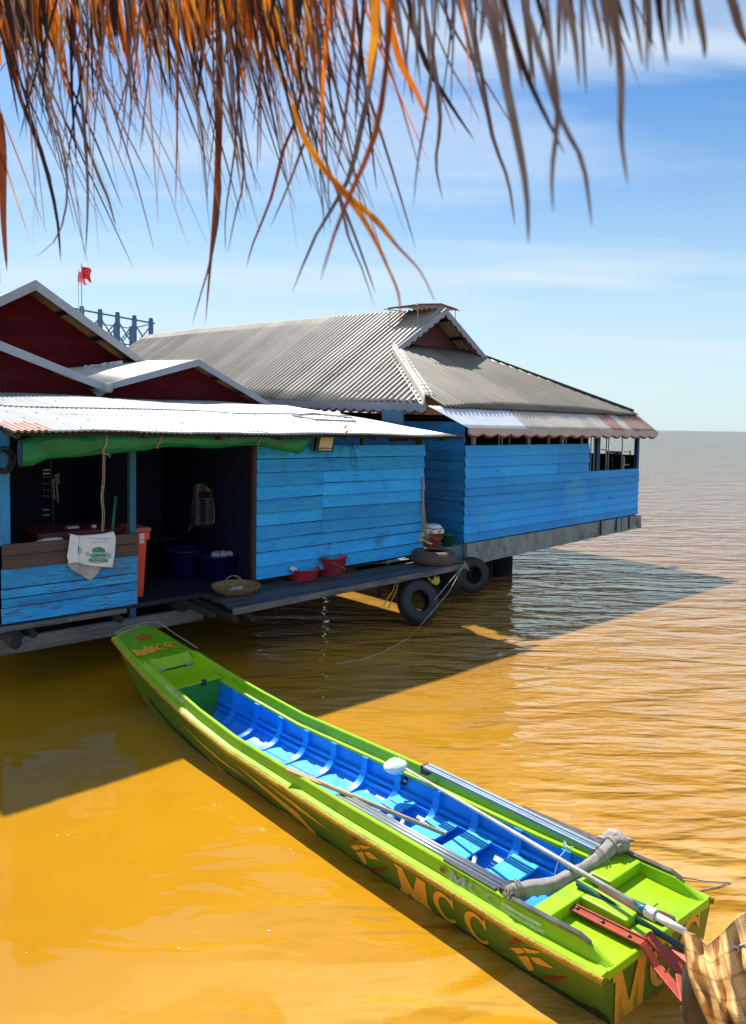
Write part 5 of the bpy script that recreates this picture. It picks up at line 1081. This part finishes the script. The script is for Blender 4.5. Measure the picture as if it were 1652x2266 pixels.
# canvas roll across the stern end of the cockpit
def path(pts,n):
    out=[];m=len(pts)-1
    for k in range(n+1):
        u=k/n*m; i=min(int(u),m-1); f=u-i; p0=pts[max(i-1,0)];p1=pts[i];p2=pts[i+1];p3=pts[min(i+2,m)]
        out.append(tuple(.5*((2*p1[j])+(-p0[j]+p2[j])*f+(2*p0[j]-5*p1[j]+4*p2[j]-p3[j])*f*f+(-p0[j]+3*p1[j]-3*p2[j]+p3[j])*f**3) for j in range(3)))
    return out
Cv=thing('canvas_roll','rolled grey canvas tied across the boat in front of the stern deck','canvas',BF,(.5,0,.48))
P=path([(.62,-.42,.495),(.60,-.33,.48),(.535,-.15,.465),(.52,.02,.47),(.51,.14,.475),(.50,.26,.49),(.49,.36,.52),(.47,.43,.52)],60)
b=MB(BF); vs=[]
for i,p in enumerate(P):
    u=i/60; rr=.036+.005*math.sin(u*9)+(.012 if u>.86 else 0)
    for k in range(20):
        a=k/20*2*PI; r2=rr+.006*noise.noise((u*18,math.cos(a)*1.5,math.sin(a)*1.5))+.002*math.sin(a*5+u*12)
        vs.append((p[0]+r2*math.cos(a),p[1],p[2]+r2*math.sin(a)))
b.add(vs,[(i*20+k,i*20+(k+1)%20,(i+1)*20+(k+1)%20,(i+1)*20+k) for i in range(60) for k in range(20)]+[tuple(range(20)),tuple(60*20+k for k in range(20))],.5); b.build('roll',M_canvas,Cv,smooth=True)
b=MB(BF)
for i_ in (4,6,40,42,50,55):
    p=P[i_]; b.tube([(p[0]+.052*math.cos(a),p[1]+.01*math.sin(a*2),p[2]+.052*math.sin(a)) for a in [k/14*2*PI for k in range(15)]],.004,4,cap=False)
for k in range(10): b.tube([(.62+rnd.uniform(-.03,.03),-.42,.49+rnd.uniform(-.03,.03)),(.62+rnd.uniform(-.03,.03),-.45,.49+rnd.uniform(-.03,.03))],.0025,3)
b.build('tie_string',M_rope,Cv)
b=MB(BF); b.grid(lambda u,v:(lerp(.43,.58,u)+.02*noise.noise((u*4,v*4,3)),lerp(.34,.49,v)+.02*noise.noise((u*5,v*3,1)),.535+.045*math.sin(u*PI)*math.sin(v*PI)+.02*noise.noise((u*7,v*7,0))),16,14); b.build('loose_end',mat('crumpled canvas end',(.42,.38,.33),.85,alt=(.22,.2,.17),nscale=20,bump=.8,bscale=20),Cv,smooth=True,solid=.006)
# loose items on the boat
Pl=thing('long_shaft_pole','long whitewashed pole with teal taped end lying over the stern','pole',BF,(1,0,.5))
pA=bz(*( (700+862/2.753)*.8839,(1800+338/2.753)*.8839 ),.45); pB=bz(1149+880*.3045,1812+640*.3045,.545); pC=bz(1149+1225*.3045,1812+830*.3045,.545)
b=MB(BF); b.tube([pA,L3(pA,pB,.35),L3(pA,pB,.7),pB],[.009,.012,.014,.016],12); b.build('shaft',M_pole,Pl,smooth=True)
b=MB(BF); b.tube([pB,L3(pB,pC,.22)],.020,12); b.build('teal_sleeve',M_teal,Pl,smooth=True)
b=MB(BF); b.tube([L3(pB,pC,.22),L3(pB,pC,.6),pC],[.017,.02,.017],12)
for k in range(7): q=L3(pB,pC,.2+.03*k); b.tube([(q[0]+0.0,q[1]+.028*math.cos(a),q[2]+.028*math.sin(a)) for a in [j/10*2*PI for j in range(11)]],.004,4,cap=False)
b.build('tape_wrap',M_whitebag,Pl,smooth=True)
b=MB(BF)
for k in range(8): q=L3(pB,pC,rnd.uniform(-.03,.3)); b.tube([q,(q[0]+rnd.uniform(-.03,.03),q[1]+rnd.uniform(-.05,.05),q[2]+rnd.uniform(.0,.05))],.003,4)
b.build('wire_ends',M_cable,Pl)
b=MB(BF); q0=bz(1149+430*.3045,1812+470*.3045,.49); q1=bz(1149+1215*.3045,1812+950*.3045,.40); b.tube([q0,q1],.017,10); solo(b,'teal_pipe',mat('dark teal pipe',(.006,.08,.09),.4),'dark teal pipe under the white pole on the stern','pipe',q0,smooth=True)
b=MB(BF); c=bz((700+800/2.753)*.8839,(1800+318/2.753)*.8839,.46)
b.grid(lambda u,v:(c[0]+(.085*math.sin(v*PI*.96+.12))*math.cos(u*2*PI)*(1+.12*noise.noise((u*6,v*4,0))),c[1]+(.095*math.sin(v*PI*.96+.12))*math.sin(u*2*PI)*(1+.12*noise.noise((u*6,v*4,7))),c[2]-.07+.13*v+.008*noise.noise((u*14,v*9,2))),32,14)
solo(b,'plastic_bag',M_clear,'clear plastic bag tied on the tip of the whitewashed pole','plastic bag',c,smooth=True)
def barpx(p,q,zp,zq,w_,h_): return bz(*p,zp),bz(*q,zq)
z8_=lambda x,y:((700+x/2.753)*.8839,(1800+y/2.753)*.8839)
b=MB(BF); p0=bz(*z8_(55,345),.47); p1=bz(*z8_(500,530),.40); p2=bz(*z8_(1148,795),.235); b.bar(p0,L3(p0,p1,.55),.045,.014); b.tube([L3(p0,p1,.5),p1,p2],[.017,.016,.014],10)
solo(b,'wooden_paddle',M_bamboo,'tan wooden paddle lying across the blue ribs of the boat','paddle',p1)
Ra=thing('aluminium_tubes','pair of aluminium roof tubes lying inside the left gunwale','tubes',BF,(1.5,-.3,.4))
for dy in (0,.032,.058):
    p=bz(*z8_(405,530),.38); q=bz(*z8_(1590,1195),.47); b=MB(BF); b.tube([(p[0],p[1]+dy-.01,p[2]),(q[0],q[1]+dy-.01,q[2])],.0145,10); b.build('tube',M_alu,Ra,smooth=True)
b=MB(BF); q=bz(*z8_(1590,1195),.47); b.box(q[0]-.02,q[0]+.03,q[1]-.03,q[1]+.07,q[2]-.02,q[2]+.02); b.build('clamp',M_darkmetal,Ra)
M_railg=mat('pale blue grey rail metal',(.30,.36,.42),.5,metal=.2,alt=(.22,.27,.32))
Rb=thing('folded_roof_rails','bundle of blue grey metal rails lying along the right gunwale','rails',BF,(1.2,.35,.5))
for dy,m in ((0,M_railg),(.028,mat('blue grey rail paint',(.10,.20,.28),.4,metal=.3)),(.055,M_railg)):
    b=MB(BF); p=bz(*z8_(1020,322),.51); q=bz(1149+560*.3045,1812+205*.3045,.515); b.bar((p[0],p[1]-dy+.02,p[2]),(q[0],q[1]-dy+.02,q[2]),.022,.02); b.build('rail',m,Rb,bevel=.003)
b=MB(BF); p=bz(*z8_(1005,350),.47); b.box(p[0]-.03,p[0]+.03,p[1]-.02,p[1]+.05,p[2]-.03,p[2]+.03); b.build('rusty_bracket',M_darkred,Rb)
b=MB(BF)
for dy in (0,.02,.04): p=bz((1000+1190/3.304)*.8839,(1900+480/3.304)*.8839,.5); q=bz((1000+1652/3.304)*.8839,(1900+690/3.304)*.8839,.5); b.tube([(p[0],p[1]-dy,p[2]),(q[0],q[1]-dy,q[2])],.008,6)
solo(b,'thin_rods',M_steel,'thin brownish rods on the outer side of the blue grey rails','rods',p)
b=MB(BF); q=bz(*((1000+1380/3.304)*.8839,(1900+730/3.304)*.8839),.47)
b.tube([q,(q[0]+.03,q[1]-.04,q[2]-.06),(q[0]+.06,q[1]-.08,q[2]-.28)],.004,5)
for k in range(8): b.tube([q,(q[0]+rnd.uniform(-.04,.04),q[1]+rnd.uniform(-.04,.04),q[2]+rnd.uniform(-.01,.03))],.0035,4)
solo(b,'white_string',M_whitebag,'white string knot tied on the right gunwale near the canvas','string',q)
b=MB(BF); q=bz(*z8_(870,430),.33); b.tube([(q[0]+.05,q[1]+.06,q[2]),(q[0],q[1],q[2]-.02),(q[0]+.03,q[1]-.03,q[2]-.01)],.014,6); solo(b,'black_hook',M_cable,'small black hook on the blue inner wall under the plastic bag','hook',q)
for p_,lb in (((850,712),'short white pipe piece on the boat floor near the tip of the paddle'),((1340,990),'short white pipe piece on the boat floor beside the rear seat board')):
    b=MB(BF); q=bz(*z8_(*p_),.19); b.tube([(q[0]-.03,q[1]-.05,q[2]),(q[0]+.02,q[1]+.04,q[2]+.01)],.016,8); solo(b,'white_pipe',M_whitebag,lb,'pipe',q)
# cord in the water to the right of the stern
b=MB(); b.tube([WP(1505,1940,.02),WP(1560,1950),WP(1618,1953),WP(1590,1962),WP(1540,1972),WP(1515,1972)],.005,5); solo(b,'wet_cord',M_rope,'thin tan cord trailing in the water right of the stern','cord',WP(1580,1955))
b=MB()
for _ in range(14):
    px=rnd.uniform(20,1600); py=rnd.uniform(1560,2200) if px<700 else rnd.uniform(1400,1800); q0=WP(px,py,.003)
    for _k in range(rnd.choice((1,1,2,5,7))):
        q=(q0[0]+rnd.gauss(0,.06),q0[1]+rnd.gauss(0,.03),.003); r_=rnd.uniform(.002,.006); b.lathe([(r_,0),(r_*.8,r_*.3),(.0005,r_*.4)],q,6,sx=rnd.uniform(1,3))
fo=b.build('foam_specks',M_whitebag,None); fo['kind']='stuff'; fo['label']='small pale foam specks floating on the muddy water'; fo['category']='foam'
# plaid cloth over the motor
Pc=thing('covered_motor','boat motor wrapped in brown checked cloth behind the stern','motor',WF,(1.9,3.6,.3))
prow=[[(1513,2058),(1540,2068),(1566,2090),(1596,2064),(1625,2034),(1690,1990)],
[(1516,2105),(1545,2120),(1576,2140),(1608,2120),(1645,2100),(1715,2080)],
[(1526,2160),(1560,2175),(1592,2190),(1625,2185),(1665,2170),(1730,2160)],
[(1548,2220),(1585,2235),(1618,2245),(1650,2245),(1690,2240),(1745,2230)],
[(1585,2300),(1620,2320),(1650,2330),(1680,2330),(1720,2330),(1760,2320)]]
def cl(x,y,u,v):
    d=3.72-.38*math.sin(min(1,u*1.05)*PI)*(.35+.65*v)-.20*v
    fold=.055*math.sin(u*26+v*5+2*noise.noise((u*3,v*3,0)))*(.35+.65*v)+.05*noise.noise((u*6,v*4,2))
    r_=ray(x,y); k=(d+fold); return (r_.x*k,r_.y*k,H+r_.z*k)
b=MB(); 
def cf(u,v):
    nr,nc=len(prow)-1,5; return surf(prow,lambda x,y:cl(x,y,u,v),u,v)
b.grid(cf,90,70,uv=True,r=.5); b.build('checked_cloth',M_plaid,Pc,smooth=True,solid=.006)
b=MB(); q=Vector(cf(.72,.2)); 
for k in range(10): b.tube([q,q+Vector((rnd.uniform(-.05,.05),rnd.uniform(-.05,.0),rnd.uniform(-.05,.05)))],.003,4)
b.tube([q+Vector((.03*math.cos(a)-.02,-.02,.018*math.sin(a))) for a in [k/12*2*PI for k in range(13)]],.004,4,cap=False)
b.build('white_knot',M_whitebag,Pc)
b=MB(); c=Vector(cf(.6,.5))+Vector((.08,.28,0)); b.lathe([(.05,-.6),(.12,-.5),(.13,-.3),(.09,-.16),(.001,-.12)],(c[0],c[1]+.12,c[2]),14); b.build('motor_block',M_darkmetal,Pc,smooth=True)
# ================================================================== THATCH over the viewer
Th=thing('thatch_eave','ragged palm thatch fringe hanging from the roof edge over the viewer','thatch',WF,(0,1.2,4.4))
def dpt(px): return interp(px,[-100,500,900,1300,1700],[2.3,2.0,1.5,1.05,.95])
def strand(mb,pts,w_,dep,mi,fold=.3):
    mb.cm=mi; P=path([tuple(Vector((0,0,H))+ray(x,y)*(dep+dd)) for x,y,dd in pts],10); vs=[]; n=len(P)
    tw=rnd.uniform(-.9,.9); tw2=tw+rnd.uniform(-.7,.7)
    for i,p in enumerate(P):
        u=i/(n-1); ww=w_*min(1,.55+u*1.2)*(1-u**2.2)**.8+.0004; a=lerp(tw,tw2,u); sd=Vector((math.cos(a),math.sin(a),0)); bk=Vector((-math.sin(a),math.cos(a),0))*ww*fold
        p=Vector(p); vs+=[p-sd*ww,p+bk,p+sd*ww]
    mb.add(vs,[(i*3+k,i*3+k+1,i*3+k+4,i*3+k+3) for i in range(n-1) for k in range(2)])
rnd=random.Random(21)
b=MB()
def env(x): return interp(x,[-40,0,60,150,230,300,400,500,600,680,720,760,820,900,1000,1100,1200,1300,1400,1500,1652,2000,2700],[560,540,520,500,470,450,470,470,500,540,420,300,200,190,170,190,200,210,160,110,40,180,260])
def straws(n,x0,x1,ymul,wr,mats,lean,top=-70,dj=.2):
    for _ in range(n):
        x=rnd.uniform(x0,x1); L=env(x)*rnd.uniform(*ymul); le=rnd.gauss(*lean)*L; y0=top+rnd.uniform(-60,20)
        cv=rnd.uniform(-.045,.045)*L; dep=dpt(x)+rnd.uniform(-dj,dj)
        wpx=rnd.uniform(*wr); strand(b,[(x,y0,0),(x+le*.3+cv*.5,y0+(L-y0)*.35,0),(x+le*.68+cv*.5,y0+(L-y0)*.7,.0),(x+le,L,.0)],wpx/F*dep,dep,rnd.choice(mats))
straws(105,-60,720,(.16,.50),(2.6,7.5),[0,0,1,1,2,2,3,0,5],(.22,.16))
straws(90,-60,730,(.5,1.0),(1.8,3.8),[2,3,4,4,4,2,3,5],(.18,.22))
straws(130,-60,760,(.15,.8),(.7,1.5),[2,3,4,5,3,0],(.2,.5))
straws(40,-60,700,(.9,1.15),(1.6,3),[4,4,3,5],(.2,.22))
straws(110,-60,700,(.1,.28),(4,11),[0,1,0,2,3,3],(.25,.2))
straws(34,700,1080,(.4,1.6),(2.5,6),[2,4,4,3,0,4],(.12,.22))
straws(30,700,1400,(.1,.7),(1.2,2.5),[3,4,4],(.2,.5))
straws(34,1050,1500,(.3,1.15),(4,8),[4,4,3,4,4],(.22,.13))
straws(70,1670,2700,(.3,1.3),(3,7),[4,4,3,2,5],(.2,.15)); straws(90,-900,-70,(.3,1.0),(2,6),[0,1,2,3,4],(.2,.15))
def st(pts,w_,mi,dep=None,f=.3):
    d=dep or dpt(pts[0][0]); strand(b,[(x,y,0) for x,y in pts],w_/F*d,d,mi,f)
# the strands that stand out
st([(478,-60),(486,150),(484,330),(478,450),(468,560),(455,720)],11,2); st([(470,-60),(474,200),(488,420),(470,560),(448,640),(425,720)],6,4)
st([(520,-40),(530,150),(520,330),(500,470),(500,560)],5,4); st([(505,-40),(515,200),(540,380),(520,480),(505,560)],4,4)
st([(640,-60),(668,200),(628,330),(600,440),(560,540),(547,590)],6,2); st([(660,-60),(700,200),(650,380),(600,500)],4,4)
st([(840,-60),(830,120),(800,280),(770,400),(700,520),(648,645)],7,4); st([(870,-60),(855,150),(830,300),(780,420),(740,520),(710,620)],7,2,1.2)
st([(640,230),(700,350),(745,410),(770,520),(800,590),(830,680)],5,4); st([(690,260),(730,380),(770,480),(800,560),(832,650)],5,4)
st([(0,250),(6,330),(8,480),(16,600)],9,2); st([(5,60),(40,200),(90,330),(125,470),(135,580)],7,3); st([(60,60),(120,250),(150,400),(130,520),(70,575)],4,4)
st([(170,100),(185,260),(195,420),(190,560)],4,4); st([(150,200),(215,380),(240,440),(256,500)],5,4)
st([(1030,-60),(1062,140),(1090,300),(1125,400),(1140,500)],6,4); st([(1060,-60),(1105,120),(1140,280),(1165,420),(1170,540)],11,4,1.0); st([(1140,-60),(1185,80),(1240,260),(1290,360),(1310,500)],11,4,.95)
st([(1205,-60),(1222,130),(1235,250),(1222,380),(1225,470)],7,4,.95); st([(1362,-60),(1366,60),(1375,180),(1375,300),(1390,410)],9,4,.9); st([(1100,-60),(1150,120),(1190,220),(1250,340)],8,3,1.0)
st([(965,-60),(960,100),(945,240),(925,360),(915,460)],6,4); st([(925,-60),(955,100),(975,260),(965,360),(980,440)],6,4); st([(890,-60),(935,120),(990,220),(1050,310)],7,3); st([(960,60),(1000,150),(1035,210),(1065,275)],6,4)
st([(1535,-60),(1545,20),(1558,90),(1560,130)],9,4,.9); st([(1590,-60),(1620,0),(1640,70),(1665,110)],12,4,.85); st([(1230,-60),(1260,30),(1275,100),(1282,190)],8,4,.95); st([(1320,-60),(1336,30),(1350,110),(1352,150)],7,4,.92)
st([(845,-60),(880,120),(920,200),(950,270)],9,0,1.2); st([(820,-60),(830,60),(820,140),(815,190)],11,1,1.25); st([(1085,-60),(1100,60),(1120,130),(1130,200)],8,4,1)
b.build('straw_fringe',STRAW,Th,smooth=False,kind='stuff')
rnd=random.Random(5)
# big curled leaf blades, parts of their own
for pts,wd in (([(645,230),(668,300),(705,360),(740,400),(780,440),(835,490),(880,545),(930,600),(962,665)],[2,4,7,9,8,11,6,4,2]),([(640,200),(665,280),(705,350),(745,410),(785,455),(825,520),(858,590),(882,650),(888,715)],[2,4,6,7,10,8,5,5,1.5])):
    b=MB(); dep=1.3; n=48; Q=path([tuple(Vector((0,0,H))+ray(x,y)*dep) for x,y in pts],n); vs=[]
    for i,p in enumerate(Q):
        u=i/n; ww=interp(u*(len(wd)-1),list(range(len(wd))),wd)/F*dep*.85; d=(Vector(Q[min(i+1,n)])-Vector(Q[max(i-1,0)])).normalized(); sd=d.cross(Vector((.1,1,.1))).normalized(); a=u*2.2; sd=(sd*math.cos(a*.4)+Vector((0,1,0))*math.sin(a*.4)); p=Vector(p)
        vs+=[p-sd*ww,p+Vector((0,.004,0)),p+sd*ww]
    b.add(vs,[(i*3+k,i*3+k+1,i*3+k+4,i*3+k+3) for i in range(n) for k in range(2)]); b.build('leaf_blade',mat('golden leaf blade',(.66,.30,.015),.5,transl=.5,alt=(.45,.14,.01),nscale=7,bump=0),Th,smooth=True)
# solid thatch and its pole above the frame
b=MB()
for _ in range(420):
    x=rnd.uniform(-1.3,1.3); y=rnd.uniform(-.9,.75); z=4.62-.25*(y-.2)/1.0+rnd.uniform(-.03,.08); L=rnd.uniform(.3,.5)
    b.bar((x,y,z),(x+rnd.uniform(-.05,.1),y+L*.8,z-L*.25),rnd.uniform(.01,.03),.004)
b.grid(lambda u,v:(lerp(-1.4,1.4,u),lerp(-1,.95,v),4.66-.25*(lerp(-1,.95,v)-.2)),4,4)
b.build('roof_straw',STRAW[2],Th,kind='stuff')
b=MB(); b.tube([(-1.5,1.15,4.36),(1.5,1.15,4.34)],.03,10); b.build('eave_pole',M_bamboo,Th,smooth=True)
for o in sc.objects:
    if '_b' in o: del o['_b']
